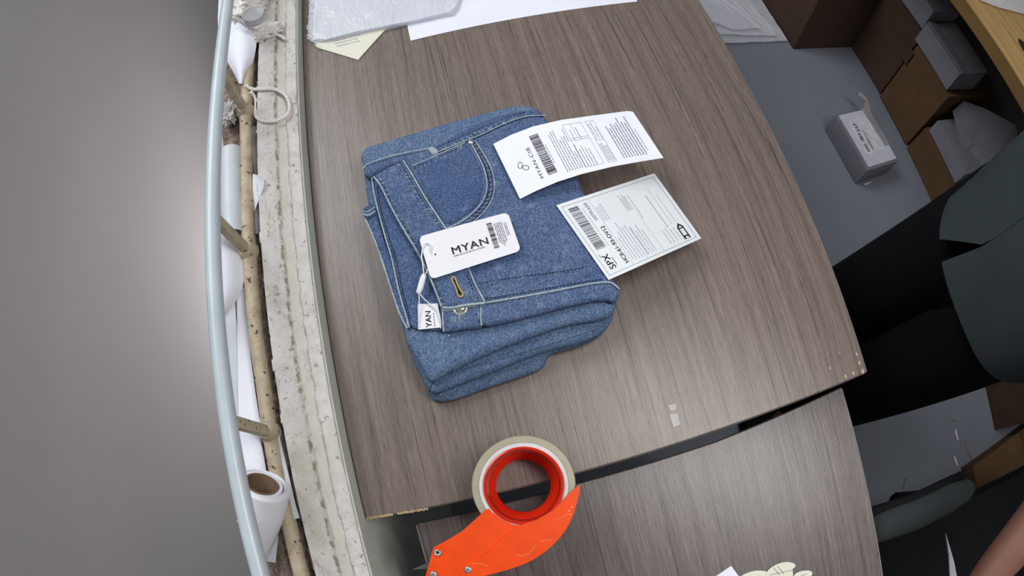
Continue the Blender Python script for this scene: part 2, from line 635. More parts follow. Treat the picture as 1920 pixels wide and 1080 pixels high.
for k in range(26):
    t_ = k / 25
    x = lerp(690, 800, t_)
    p = at(x, lerp(971.5, 954, t_), TT)
    w = 0.0012 + 0.0012 * abs(noise.noise(Vector((k * 0.6, 0, 0))))
    if 10 < k < 13:
        continue
    ch.box((p.x, p.y - 0.0002, TT - 0.0004), (0.0030, w * 1.6, 0.0014), Matrix.Rotation(random.uniform(-.3, .3), 3, 'Z'))
ch.build('chipped_edge', M['chip'], dk)['label'] = 'pale chipboard showing where the edge is chipped'
for (px, py, s) in ((1618, 697, 3), (1611, 680, 2), (1606, 664, 2), (1600, 700, 2), (1585, 706, 2.5), (1574, 661, 1.2), (1552, 664, 1.0), (1556, 690, 1.3), (1513, 740, 1.2)):
    p = at(px, py, TT)
    pts = [(p.x + s * 0.0009 * random.uniform(.5, 1.2) * math.cos(a), p.y + s * 0.0014 * random.uniform(.5, 1.2) * math.sin(a)) for a in [i * math.pi / 3 for i in range(6)]]
    MB().prism(pts, TT - 0.0005, TT + 0.0003).build('corner_chip', M['chip'], dk)
GLARE_MAT = plain('glare_tone', srgb(142, 137, 135), 0.3)  # glare put into the colour of two small desk patches
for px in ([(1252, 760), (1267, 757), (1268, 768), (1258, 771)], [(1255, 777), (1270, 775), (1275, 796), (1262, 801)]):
    MB().prism([at(x, y, TT) for x, y in px], TT - 0.0002, TT + 0.0004).build('painted_glare', GLARE_MAT, dk)['label'] = 'pale glossy patch painted in as glare on the desk'
for (x, y) in ((-0.12, 0.05), (0.37, 0.05), (-0.12, 1.3), (0.37, 1.3)):
    MB().box((x, y, (TT - 0.018) / 2), (0.03, 0.03, TT - 0.018), bev=0.002).build('leg', M['black_plastic'], dk)

LT = TT - 0.030
ld = empty('lower_desk', (0.14, -0.4, 0), 'brown wood-grain desk set slightly lower below the big desk, tape dispenser on it', 'desk')
q = [at(780, 982, LT), at(1085, 906, LT), at(1345, 827, LT), at(1578, 726, LT)]
lower = [(p.x, p.y) for p in q] + [(0.4035, -0.9), (-0.100, -0.9)]
o = MB().prism(lower, LT - 0.018, LT).build('tabletop', M['desk2'], ld)
mod = o.modifiers.new('bevel', 'BEVEL')
mod.width, mod.segments, mod.limit_method = 0.0012, 2, 'ANGLE'
PALE = plain('pale_edge_band', srgb(150, 138, 128), 0.6)
for a, b in (((lower[0]), (lower[5])), ((lower[3]), (lower[4]))):
    a, b = Vector(a), Vector(b)
    m_ = (a + b) / 2
    e = MB()
    e.box((m_.x, m_.y, LT - 0.009), (0.0016, (b - a).length - 0.004, 0.0165), Matrix.Rotation(math.atan2((b - a).y, (b - a).x) - math.pi / 2, 3, 'Z'))
    e.build('edge_band', PALE, ld)
for (x, y) in ((-0.05, -0.08), (0.36, -0.08), (-0.05, -0.85), (0.36, -0.85)):
    MB().box((x, y, (LT - 0.018) / 2), (0.03, 0.03, LT - 0.018), bev=0.002).build('leg', M['black_plastic'], ld)

# ------------------------------------------------------------------ jeans


def inside(pt, poly):
    c = False
    n = len(poly)
    j = n - 1
    for i in range(n):
        xi, yi, xj, yj = poly[i][0], poly[i][1], poly[j][0], poly[j][1]
        if (yi > pt[1]) != (yj > pt[1]) and pt[0] < (xj - xi) * (pt[1] - yi) / (yj - yi) + xi:
            c = not c
        j = i
    return c


def edge_dist(pt, poly):
    best = 1e9
    px, py = pt
    for i in range(len(poly)):
        ax, ay = poly[i - 1][0], poly[i - 1][1]
        bx, by = poly[i][0], poly[i][1]
        dx, dy = bx - ax, by - ay
        L = dx * dx + dy * dy
        t = 0 if L == 0 else max(0, min(1, ((px - ax) * dx + (py - ay) * dy) / L))
        dd = (px - ax - t * dx) ** 2 + (py - ay - t * dy) ** 2
        if dd < best:
            best = dd
    return math.sqrt(best)


def slab(name, outline, z0, z1, r, mat, parent, step=0.005, amp=0.0006, freq=45, sm=2, fn=None, seed=0.0):
    """soft folded layer of cloth: outline in pixels at height z1, rounded rim of radius r"""
    pts = [at(x, y, TT + z1) for (x, y) in smooth_line(outline, sm, True)]
    poly = [(p.x, p.y) for p in pts]
    # resample the rim
    out = []
    for i in range(len(poly)):
        a, b = Vector(poly[i]), Vector(poly[(i + 1) % len(poly)])
        k = max(1, int((b - a).length / (step * 0.7)))
        out += [tuple(a.lerp(b, j / k)) for j in range(k)]
    poly = out
    n = len(poly)
    V = [Vector(p) for p in poly]
    ar = sum(poly[i - 1][0] * poly[i][1] - poly[i][0] * poly[i - 1][1] for i in range(n))
    for dd in (r * 0.12, r * 0.4, r * 0.85):
        for i in range(0, n, 1 if dd < r * 0.3 else 2):
            tg = (Vector(poly[(i + 1) % n]) - Vector(poly[i - 1])).normalized()
            nn = Vector((-tg.y, tg.x)) * (1 if ar > 0 else -1)
            c = Vector(poly[i]) + nn * dd
            if inside(c, poly) and edge_dist(c, poly) > dd * 0.9:
                V.append(c)
    xs = [p[0] for p in poly]
    ys = [p[1] for p in poly]
    y = min(ys)
    row = 0
    while y < max(ys):
        x = min(xs) + (step / 2 if row % 2 else 0)
        while x < max(xs):
            if inside((x, y), poly) and edge_dist((x, y), poly) > r * 0.85 + step * 0.4:
                V.append(Vector((x, y)))
            x += step
        y += step * 0.87
        row += 1
    edges = [(i, (i + 1) % n) for i in range(n)]
    vo, _e, fo, ov, _oe, _of = geometry.delaunay_2d_cdt(V, edges, [], 1, 1e-7)
    zm = (z0 + z1) / 2
    rim = set()
    for i, src in enumerate(ov):
        if any(s < n for s in src):
            rim.add(i)
    vt, vb = [], []
    idx_b = {}
    verts = []
    for i, p in enumerate(vo):
        d = 0 if i in rim else edge_dist(p, poly)
        k = min(d / r, 1.0)
        up = math.sqrt(max(0.0, 1 - (1 - k) ** 2))
        w = amp * k * (noise.noise(Vector((p.x * freq, p.y * freq, seed))) + 0.5 * noise.noise(Vector((p.x * freq * 2.6, p.y * freq * 2.6, seed + 5))))
        if fn:
            w += fn(p.x, p.y) * k
        verts.append(Vector((p.x, p.y, TT + zm + (z1 - zm) * up + w)))
    nb = len(verts)
    for i, p in enumerate(vo):
        if i in rim:
            idx_b[i] = i
        else:
            d = edge_dist(p, poly)
            k = min(d / r, 1.0)
            up = math.sqrt(max(0.0, 1 - (1 - k) ** 2))
            idx_b[i] = len(verts)
            verts.append(Vector((p.x, p.y, TT + zm - (zm - z0) * up)))
    faces = []
    for f in fo:
        a, b, c = (vo[i] for i in f)
        s = (b - a).cross(c - a)
        g = list(f) if s > 0 else list(f)[::-1]
        faces.append(g)
        faces.append([idx_b[i] for i in g][::-1])
    return obj(name, verts, faces, mat, parent, True)


jc = at(910, 460, TT)
jn = empty('folded_jeans', (jc.x, jc.y, TT), 'pair of blue denim jeans folded in a thick square on the desk', 'jeans')

TOPL = [(673, 279), (716, 263), (757, 252), (827, 231), (882, 216), (938, 201), (974, 193), (1002, 197), (1018, 210), (1029, 231)]
LEFT = [(760, 640), (742, 572), (716, 480), (700, 430), (687, 372), (681, 322)]
RIGHT = [(1060, 285), (1088, 345), (1118, 430), (1143, 520)]
# lowest fold, on the desk
slab('leg_fold', TOPL + RIGHT + [(1152, 575), (1148, 604), (1119, 634), (1069, 653), (1028, 662), (1022, 684), (1008, 694), (960, 711), (905, 729), (870, 742), (846, 750), (822, 752), (806, 746), (792, 715), (775, 680)] + LEFT,
     0.0005, 0.016, 0.007, M['denim_pale'], jn, 0.006, 0.0008, 40, 1, None, 1.0)
slab('leg_fold', TOPL + RIGHT + [(1154, 565), (1150, 600), (1130, 622), (1095, 640), (1022, 657), (985, 671), (930, 693), (874, 714), (840, 728), (812, 738), (800, 728), (786, 700), (772, 672)] + LEFT,
     0.0155, 0.030, 0.007, M['denim_pale'], jn, 0.006, 0.0008, 40, 1, None, 2.0)
slab('leg_fold', TOPL + RIGHT + [(1158, 548), (1156, 578), (1146, 592), (1118, 600), (1069, 606), (1013, 624), (958, 645), (916, 662), (874, 681), (836, 700), (812, 716), (803, 712), (790, 690), (776, 664)] + LEFT,
     0.0295, 0.0425, 0.006, M['denim_pale'], jn, 0.0055, 0.0008, 40, 1, None, 3.0)
# rear waistband strip and the open inside of the waist
slab('rear_waistband', [(677, 392), (690, 384), (702, 382), (716, 440), (733, 485), (748, 549), (766, 600), (770, 616), (762, 617), (752, 596), (738, 560), (713, 480), (694, 430)],
     0.0425, 0.0475, 0.002, M['denim_dark'], jn, 0.004, 0.0003, 60, 1)
slab('waist_lining', [(696, 334), (703, 333), (716, 344), (733, 380), (760, 430), (792, 490), (816, 535), (838, 572), (845, 621), (770, 618), (764, 597), (748, 549), (734, 480), (722, 444), (702, 369)],
     0.0425, 0.0465, 0.002, M['denim_dark'], jn, 0.004, 0.0004, 60, 1)


def fly_wrinkle(x, y):
    p = at(1000, 525, TT + .05)
    k = math.exp(-((y - p.y) / 0.016) ** 2) * math.exp(-((x - p.x) / 0.08) ** 2)
    return 0.0060 * k * (abs(noise.noise(Vector((x * 22, (y - 0.22 * x) * 190, 2.0)))) - 0.2) + 0.0036 * k * noise.noise(Vector((x * 14, (y - 0.22 * x) * 330, 7.0)))


FRONT = [(681, 318), (729, 293), (771, 284), (802, 278), (811, 287), (845, 276), (874, 263), (899, 254), (952, 228), (988, 217), (1014, 215), (1026, 222), (1036, 245), (1062, 290), (1090, 345), (1120, 430), (1144, 515), (1160, 535), (1163, 552), (1154, 568), (1135, 560), (1090, 568), (1041, 580), (958, 602), (903, 613), (893, 590), (880, 520), (836, 432), (799, 376), (771, 328), (756, 303), (730, 310), (700, 327), (684, 332)]
slab('front_panel', FRONT, 0.0415, 0.0520, 0.004, M['denim'], jn, 0.0027, 0.0008, 70, 1, fly_wrinkle, 5.0)
WB = [(699, 329), (727, 312), (756, 300), (771, 323), (799, 373), (836, 427), (862, 470), (880, 505), (890, 532), (910, 567), (870, 573), (829, 576), (813, 535), (791, 484), (757, 430), (729, 379), (713, 344)]
slab('waistband', WB, 0.0465, 0.0552, 0.0025, M['denim'], jn, 0.003, 0.0008, 90, 0, None, 9.0)
slab('waistband_underlap', [(829, 574), (905, 566), (900, 590), (903, 613), (868, 617), (831, 623), (829, 600)], 0.0425, 0.0515, 0.002, M['denim'], jn, 0.004, 0.0007, 120, 0, None, 11.0)
slab('pocket_bag', [(776, 311), (820, 292), (872, 268), (886, 284), (901, 312), (906, 340), (903, 366), (890, 390), (860, 411), (840, 424), (820, 398), (800, 360)],
     0.0505, 0.0533, 0.002, M['denim_dark'], jn, 0.004, 0.0004, 60, 1, None, 12.0)
slab('hip_yoke', [(800, 279), (811, 288), (842, 279), (874, 264), (898, 255), (952, 229), (988, 217), (1022, 217), (1012, 206), (985, 204), (940, 214), (890, 232), (840, 262)],
     0.0425, 0.0500, 0.0025, M['denim_dark'], jn, 0.004, 0.0005, 60, 1)


def seam(pts, z, r=0.0009, mat='denim_edge', name='seam', parent=None, flat=0.6, dash=None):
    line = smooth_line(pts, 2)
    P = [at(x, y, TT + z) for x, y in line]
    mb = MB()
    if dash is None:
        mb.tube(P, r, 6, True, (0, 0, 1), flat)
    else:
        L = sum((b - a).length for a, b in zip(P, P[1:]))
        n = max(2, int(L / dash))
        tup = [tuple(p) for p in P]
        dd = [0]
        for a, b in zip(P, P[1:]):
            dd.append(dd[-1] + (b - a).length)

        def pt(s):
            for i in range(len(P) - 1):
                if s <= dd[i + 1] + 1e-12:
                    return P[i].lerp(P[i + 1], (s - dd[i]) / max(dd[i + 1] - dd[i], 1e-9))
            return P[-1]
        for i in range(n):
            mb.tube([pt(i * L / n), pt((i + 0.6) * L / n)], r, 4, True, (0, 0, 1), flat)
    return mb.build(name, M[mat], parent or jn, True)


seam([(679, 318), (688, 307), (729, 293), (771, 284), (802, 278)], 0.0505, 0.0008)
seam([(802, 278), (811, 288), (821, 285), (874, 263), (899, 254), (952, 228), (988, 217), (1024, 216)], 0.0515, 0.0007)
seam([(812, 279), (874, 252), (950, 219), (985, 210)], 0.0500, 0.0006, 'stitch_and_shade', 'stitching', None, 0.6, 0.0035)
seam([(687, 311), (729, 297), (770, 288), (800, 283)], 0.0515, 0.0005, 'stitch_and_shade', 'stitching', None, 0.6, 0.003)
seam([(700, 331), (713, 345), (729, 380), (757, 431), (791, 485), (813, 536), (828, 575)], 0.0546, 0.0011)
seam([(718, 346), (734, 378), (762, 429), (796, 483), (818, 534), (832, 570)], 0.0552, 0.0005, 'stitch_and_shade', 'stitching', None, 0.6, 0.003)
seam([(697, 333), (702, 369), (722, 444), (734, 480), (748, 549), (763, 597), (767, 614)], 0.0475, 0.0010)
seam([(707, 350), (712, 385), (730, 448), (742, 482), (755, 549), (770, 600)], 0.0472, 0.0005, 'stitch_and_shade', 'stitching', None, 0.6, 0.003)
seam([(678, 396), (695, 431), (714, 480), (739, 560), (753, 597), (764, 616)], 0.0472, 0.0010)
seam([(756, 301), (771, 324), (799, 374), (836, 428), (862, 470), (880, 505), (890, 532), (909, 566)], 0.0552, 0.0010)
seam([(749, 304), (764, 327), (792, 377), (829, 431), (855, 473), (873, 508), (882, 534), (898, 563)], 0.0553, 0.0006, 'stitch_and_shade', 'stitching', None, 0.6, 0.0035)
seam([(829, 577), (850, 577), (870, 572), (909, 568)], 0.0548, 0.0013)
seam([(831, 582), (852, 580), (872, 575), (895, 573)], 0.0520, 0.0010)
seam([(908, 568), (958, 560), (1041, 545), (1090, 535), (1135, 528), (1150, 531), (1161, 542)], 0.0532, 0.0010)
seam([(905, 561), (958, 553), (1041, 538), (1090, 529), (1130, 523)], 0.0533, 0.0006, 'stitch_and_shade', 'stitching', None, 0.6, 0.0035)
seam([(890, 532), (940, 524), (1000, 515), (1060, 508), (1110, 498)], 0.0536, 0.0005, 'stitch_and_shade', 'stitching', None, 0.6, 0.0035)
seam([(830, 577), (830, 600), (832, 622)], 0.0508, 0.0010)
seam([(902, 570), (901, 590), (903, 611)], 0.0512, 0.0009)
seam([(838, 585), (838, 618)], 0.0516, 0.0005, 'stitch_and_shade', 'stitching', None, 0.6, 0.003)
# pocket opening
PIN = [(882, 266), (896, 291), (909, 318), (914, 345), (911, 366), (900, 386), (880, 405), (858, 420), (838, 428)]
POUT = [(892, 266), (908, 290), (922, 316), (928, 345), (925, 370), (912, 392), (894, 411), (880, 420)]
seam(PIN, 0.0532, 0.0009)
seam(POUT, 0.0524, 0.0007)
seam([(x + 4, y + 1) for x, y in PIN[:-2]], 0.0530, 0.0006, 'stitch_and_shade', 'stitching', None, 0.6, 0.003)
seam([(x - 3, y) for x, y in POUT], 0.0527, 0.0006, 'stitch_and_shade', 'stitching', None, 0.6, 0.003)
ld_ = MB()
for k in range(19):
    a = poly_at(PIN[:-1], 0.04 + k * 0.05)
    b = poly_at(POUT, 0.03 + k * 0.051)
    pa, pb = at(lerp(a[0], b[0], .3), lerp(a[1], b[1], .3), TT + .0528), at(lerp(a[0], b[0], .75), lerp(a[1], b[1], .75), TT + .0526)
    ld_.tube([pa, pb], 0.0009, 5, True, (0, 0, 1), 0.6)
ld_.build('seam', M['denim_wear'], jn, True)['label'] = 'puckered double seam round the pocket opening'
seam([(774, 311), (800, 300), (830, 286), (872, 267)], 0.0532, 0.0007)
seam([(776, 316), (802, 305), (832, 291), (866, 275)], 0.0532, 0.0005, 'stitch_and_shade', 'stitching', None, 0.6, 0.003)


def puckers(name, A, B, n, z, seed, label=None):
    """alternating faded ridges across a sewn edge"""
    rn = random.Random(seed)
    m_ = MB()
    for k in range(n):
        t_ = (k + rn.uniform(-.25, .25) + 0.5) / n
        a, b = poly_at(A, t_), poly_at(B, min(1, max(0, t_ + rn.uniform(-.02, .03))))
        e0_, e1_ = rn.uniform(0, .3), rn.uniform(.6, 1)
        P_ = [at(lerp(a[0], b[0], q_), lerp(a[1], b[1], q_), TT + z) for q_ in (e0_, (e0_ + e1_) / 2, e1_)]
        w_ = rn.uniform(0.0007, 0.0017)
        m_.tube(P_, [w_ * .35, w_, w_ * .35], 6, True, (0, 0, 1), 0.45)
    o_ = m_.build(name, M['denim_wear'], jn, True)
    if label:
        o_['label'] = label
    return o_


puckers('worn_pucker', [(738, 306), (752, 328), (782, 378), (822, 432), (850, 474), (872, 514)], [(756, 303), (771, 326), (799, 376), (836, 430), (862, 472), (882, 512)], 26, 0.0550, 3, 'faded puckered ridges beside the waistband seam')
puckers('worn_pucker', [(812, 283), (870, 254), (948, 222), (990, 212)], [(826, 290), (876, 266), (956, 232), (996, 218)], 22, 0.0500, 4)
puckers('worn_pucker', [(700, 331), (713, 345), (757, 431), (813, 536), (828, 575)], [(712, 328), (724, 343), (767, 427), (822, 532), (838, 572)], 22, 0.0550, 5)
puckers('worn_pucker', [(776, 312), (800, 301), (870, 268)], [(780, 326), (806, 313), (868, 284)], 12, 0.0530, 6)
puckers('worn_pucker', [(834, 583), (866, 580), (898, 576)], [(836, 618), (868, 614), (900, 609)], 8, 0.0512, 9)
# dark tube painted as crease shade where layers meet
seam([(903, 615), (958, 603), (1041, 581), (1092, 569), (1135, 561), (1152, 566)], 0.0440, 0.0007, 'stitch_and_shade', 'seam')
# belt loop at the back, folded
slab('belt_loop', [(678, 394), (684, 387), (699, 380), (705, 394), (700, 403), (688, 410), (681, 404)], 0.0470, 0.0505, 0.0016, M['denim_dark'], jn, 0.003, 0.0003, 120, 1)
seam([(681, 401), (690, 405), (704, 396)], 0.0505, 0.0010)
seam([(679, 396), (690, 398), (703, 388)], 0.0505, 0.0006)
# side belt loop stub at the waistband top
slab('belt_loop', [(802, 276), (812, 273), (824, 283), (816, 290), (808, 288)], 0.0500, 0.0535, 0.0015, M['denim_edge'], jn, 0.003, 0.0002, 120, 0)
# rivet
rp = at(883, 266, TT + 0.054)
MB().lathe((rp.x, rp.y, TT + 0.0525), [(0, 0.0026), (0.0012, 0.0026), (0.0016, 0.0018), (0.0024, 0.0022), (0.0030, 0.0008), (0.0031, -0.001)], 20).build('rivet', M['metal'], jn, True)
# button and buttonhole
bp = at(862, 577, TT + 0.053)
MB().lathe((bp.x, bp.y + 0.0006, TT + 0.0492), [(0, 0.003), (0.0035, 0.003), (0.0045, 0.0022), (0.006, 0.0036), (0.0075, 0.003), (0.0080, 0.0015), (0.0075, -0.0008)], 28, Matrix.Rotation(0.15, 3, 'X')).build('button', M['brass'], jn, True)
BH = [(847, 521), (850, 518), (854, 522), (857, 531), (862, 542), (868, 549), (868, 555), (863, 557), (858, 553), (856, 543), (851, 532), (847, 525), (847, 521)]
seam(BH, 0.0562, 0.0009, 'thread', 'buttonhole', None, 0.8).__setitem__('label', 'tan thread around the buttonhole')
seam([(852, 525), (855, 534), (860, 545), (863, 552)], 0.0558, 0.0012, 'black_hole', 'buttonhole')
# back-curl of the lower leg fold: inner roll seen at the corner
roll = MB()
cpts = [(806, 742), (812, 726), (826, 714), (850, 705)]
seam([(818, 722), (840, 708), (874, 692), (930, 674), (985, 658), (1040, 640), (1100, 622), (1140, 606)], 0.0305, 0.0010, 'denim_pale', 'fold_edge')
seam([(822, 742), (834, 731), (858, 724), (885, 716), (930, 702), (985, 684), (1016, 670)], 0.0165, 0.0010, 'denim_pale', 'fold_edge')
seam([(806, 740), (806, 728), (813, 716), (836, 700), (874, 681), (916, 662), (958, 645), (1013, 624), (1069, 606), (1118, 600), (1146, 592)], 0.0335, 0.0007, 'stitch_and_shade', 'seam')  # no sewn seam: dark line painted for the shade under the fold


# ------------------------------------------------------------------ lettering
_tc = {}


def text_mesh(s, size, bold=0.0, space=1.0):
    k = (s, size, bold, space)
    if k not in _tc:
        cu = bpy.data.curves.new('lettering', 'FONT')
        cu.body, cu.size, cu.offset, cu.space_character = s, size, bold, space
        cu.resolution_u = 3
        ob = bpy.data.objects.new('lettering', cu)
        COL.objects.link(ob)
        bpy.context.view_layer.update()
        me = bpy.data.meshes.new_from_object(ob.evaluated_get(bpy.context.evaluated_depsgraph_get()))
        _tc[k] = ([v.co.copy() for v in me.vertices], [list(p.vertices) for p in me.polygons])
        bpy.data.objects.remove(ob)
        bpy.data.curves.remove(cu)
        bpy.data.meshes.remove(me)
    return _tc[k]


class Page:
    """a sheet with page coordinates: x across (0..w), y down (0..h) in mm, mapped onto the bent sheet"""

    def __init__(self, F, w, h):
        self.F, self.w, self.h = F, w, h

    def pt(self, x, y, lift=0.00035):
        s, t = x / self.w, y / self.h
        e = 0.004
        p = self.F(s, t)
        n = (self.F(s + e, t) - self.F(s - e, t)).cross(self.F(s, t - e) - self.F(s, t + e))
        n.normalize()
        if n.z < 0:
            n = -n
        return p + n * lift

    def text(self, mb, s, x, y, size, bold=0.0, space=1.0, xs=1.0):
        v, f = text_mesh(s, 1.0, bold, space)
        mb.add([self.pt(x + p.x * size * xs, y - p.y * size) for p in v], f)

    def text_w(self, mb, s, x, y, size, width, bold=0.0, space=1.0):
        v, f = text_mesh(s, 1.0, bold, space)
        w = max(p.x for p in v) - min(p.x for p in v)
        self.text(mb, s, x, y, size, bold, space, width / (w * size))

    def rect(self, mb, x0, y0, x1, y1):
        nx = max(1, int(abs(x1 - x0) / 6))
        ny = max(1, int(abs(y1 - y0) / 6))
        v = [self.pt(lerp(x0, x1, i / nx), lerp(y0, y1, j / ny)) for j in range(ny + 1) for i in range(nx + 1)]
        f = [[j * (nx + 1) + i, (j + 1) * (nx + 1) + i, (j + 1) * (nx + 1) + i + 1, j * (nx + 1) + i + 1] for j in range(ny) for i in range(nx)]
        mb.add(v, f)

    def frame(self, mb, x0, y0, x1, y1, w):
        self.rect(mb, x0, y0, x1, y0 + w)
        self.rect(mb, x0, y1 - w, x1, y1)
        self.rect(mb, x0, y0, x0 + w, y1)
        self.rect(mb, x1 - w, y0, x1, y1)

    def barcode(self, mb, x0, y0, x1, y1, n, seed):
        rn = random.Random(seed)
        x = x0
        u = (x1 - x0) / (n * 1.9)
        while x < x1:
            w = u * rn.choice((0.6, 0.8, 1.0, 1.6, 2.2))
            if x + w > x1:
                break
            self.rect(mb, x, y0, x + w, y1)
            x += w + u * rn.choice((0.5, 0.7, 1.0, 1.5))

    def rows(self, mb, x0, y0, x1, y1, n, h, seed, fill=0.85):
        """lines of print too small to read"""
        rn = random.Random(seed)
        for i in range(n):
            y = lerp(y0, y1, i / max(n - 1, 1))
            x = x0
            end = x0 + (x1 - x0) * rn.uniform(fill - 0.2, fill + 0.15)
            while x < min(end, x1):
                w = rn.uniform(0.8, 3.4)
                self.rect(mb, x, y, min(x + w, x1), y + h)
                x += w + rn.uniform(0.5, 0.9)


def page_px(TL, TR, BL, BR, zf, wmm, hmm, left=None, right=None):
    """page whose left/right borders are pixel polylines from top to bottom; zf(s,t) height over the desk"""
    left = left or [TL, BL]
    right = right or [TR, BR]

    def F(s, t):
        a = poly_at(left, min(max(t, 0), 1))
        b = poly_at(right, min(max(t, 0), 1))
        ss = s
        return at(lerp(a[0], b[0], ss), lerp(a[1], b[1], ss), TT + zf(s, t))
    return Page(F, wmm, hmm)


def sheet_of(page, name, nx, ny, th, mat, parent=None):
    rows = [[page.F(i / nx, j / ny) for i in range(nx + 1)] for j in range(ny + 1)]
    return grid_sheet(name, rows, th, mat, parent)


# receipt, curling over the jeans
def zr(s, t):
    return 0.0565 + 0.010 * math.sin(math.pi * min(1, t * 1.05)) ** 1.0 - 0.012 * max(0, t - 0.35) ** 1.3 + 0.001 * math.sin(math.pi * s)


pc = at(1080, 290, TT + 0.06)
rc = empty('receipt', (pc.x, pc.y, TT + 0.056), 'long curled white receipt with barcode and table, lying over the jeans edge', 'receipt')
pg = page_px((975, 373), (925, 270), (1244, 296), (1187, 209), zr, 76, 172,
             left=[(975, 373), (1005, 358), (1045, 341), (1092, 326), (1150, 312), (1200, 303), (1244, 296)],
             right=[(925, 270), (958, 253), (1000, 237), (1052, 225), (1110, 217), (1155, 211), (1178, 208), (1187, 210)])
sheet_of(pg, 'sheet', 8, 40, 0.00025, M['paper'], rc)
mb = MB()
pg.text_w(mb, 'MYAN-CIB', 11, 36, 6.2, 42, 0.0, 1.1)
lg = MB()
for cx, cy, a in ((36.5, 17, 0.5), (31, 22.5, -0.9)):    # two looping hearts
    pts = []
    for k in range(25):
        w = 2 * math.pi * k / 24
        r_ = 4.6 * (0.62 + 0.38 * abs(math.cos(w * 0.5)))
        x, y = r_ * math.cos(w), r_ * 0.62 * math.sin(w)
        pts.append(pg.pt(cx + x * math.cos(a) - y * math.sin(a), cy + x * math.sin(a) + y * math.cos(a), 0.0003))
    lg.tube(pts, 0.00042, 5, False, None, 1)
lg.build('printed_logo', M['ink_grey'], rc)
pg.barcode(mb, 12, 41.5, 66, 52.5, 46, 3)
mb.build('printed_lettering', M['ink'], rc)
mb = MB()
pg.rows(mb, 24, 54, 52, 55, 1, 0.9, 5)
pg.rows(mb, 8, 63, 68, 78, 6, 1.0, 6, 0.8)
pg.rows(mb, 8, 81, 40, 98, 6, 0.9, 8)
pg.rows(mb, 46, 81, 66, 96, 3, 0.9, 9)
pg.frame(mb, 7, 84, 69, 106, 0.35)
pg.rect(mb, 45.5, 84, 45.9, 106)
pg.rect(mb, 48.5, 84, 48.9, 106)
pg.rect(mb, 48.5, 93, 69, 93.4)
pg.frame(mb, 7, 111, 69, 121, 0.35)
pg.rect(mb, 40, 111, 40.4, 121)
pg.rows(mb, 9, 112.5, 39, 119, 4, 0.8, 11)
pg.rows(mb, 42, 112.5, 67, 119, 3, 0.8, 12)
pg.rows(mb, 9, 130, 69, 156, 9, 1.3, 13, 0.9)
pg.rows(mb, 14, 160, 64, 160.5, 1, 0.7, 14)
mb.build('fine_print', M['ink_grey'], rc)

# shipping label
def zs(s, t):
    t = min(1, max(0, t))
    return 0.0550 - (0.030 * ((t - 0.3) / 0.7) ** 1.2 if t > 0.3 else 0)


pc = at(1180, 430, TT + 0.03)
sl = empty('shipping_label', (pc.x, pc.y, TT + 0.02), 'square white shipping label with thin black border beside the jeans, under the receipt', 'label')
pg = page_px((1141, 525), (1043, 385), (1315, 447), (1227, 325), zs, 100, 122)
sheet_of(pg, 'sheet', 8, 16, 0.0003, M['label_paper'], sl)
mb = MB()
pg.frame(mb, 4, 4, 96, 118, 0.45)
mb.build('printed_border', M['ink_grey'], sl)
mb = MB()
pg.text(mb, 'SPX', 9, 17, 11, 0, 1.05)
pg.text(mb, 'SPX', 9.4, 17.2, 11, 0, 1.05)
pg.rect(mb, 26, 7.5, 30, 8.1)
pg.rect(mb, 12, 19.0, 22, 19.7)
pg.text_w(mb, 'HCII-61-93-OV12', 9, 33.5, 7.0, 50)
pg.text_w(mb, 'HCII-61-93-OV12', 9.3, 33.7, 7.0, 50)
pg.text_w(mb, 'OOTPLA250', 68, 32, 5.2, 24, 0.0)
mb.build('printed_lettering', M['ink'], sl)
mb = MB()
pg.frame(mb, 7, 105, 23, 112.5, 1.5)
pg.rect(mb, 7, 105, 12, 112.5)
va = [pg.pt(23, 104.4), pg.pt(30, 108.8), pg.pt(23, 113.2), pg.pt(23, 111), pg.pt(26, 108.8), pg.pt(23, 106.6)]
mb.add(va, [[5, 4, 1, 0], [3, 2, 1, 4]])
mb.build('printed_arrow', M['ink'], sl)
mb = MB()
for (xx, yy) in ((8.6, 108.8),):
    cpts = [pg.pt(xx + 1.5 * math.cos(a), yy + 1.9 * math.sin(a), 0.0005) for a in [i * math.pi / 6 for i in range(12)]]
    mb.add(cpts, [list(range(12))])
mb.build('arrow_mark', M['label_paper'], sl)
mb = MB()
pg.barcode(mb, 36, 9, 92, 21, 44, 21)
mb.build('barcode', plain('barcode_ink', srgb(84, 86, 94), 0.8), sl)
mb = MB()
pg.rows(mb, 36, 24, 88, 24.5, 1, 0.8, 30, 1.0)
pg.rows(mb, 9, 39, 58, 57, 6, 0.9, 31)
pg.rows(mb, 64, 38, 92, 44, 3, 0.9, 32)
pg.rows(mb, 9, 58, 50, 68, 4, 1.0, 33, 0.9)
pg.rows(mb, 66, 68, 92, 74, 4, 0.9, 34)
pg.rows(mb, 52, 78, 84, 79, 1, 1.0, 35, 1.0)
pg.rows(mb, 30, 96, 80, 97, 1, 1.2, 36, 1.0)
pg.rows(mb, 9, 88, 30, 101, 4, 0.9, 37)
pg.rows(mb, 32, 103, 90, 108, 2, 0.6, 38)
pg.rect(mb, 4, 36, 96, 36.3)
pg.rect(mb, 4, 76, 60, 76.3)
mb.build('fine_print', M['ink_pale'], sl)

# hang tag
def zt(s, t):
    return 0.0582 + 0.0016 * (1 - s) + 0.0008 * math.sin(3 * s)


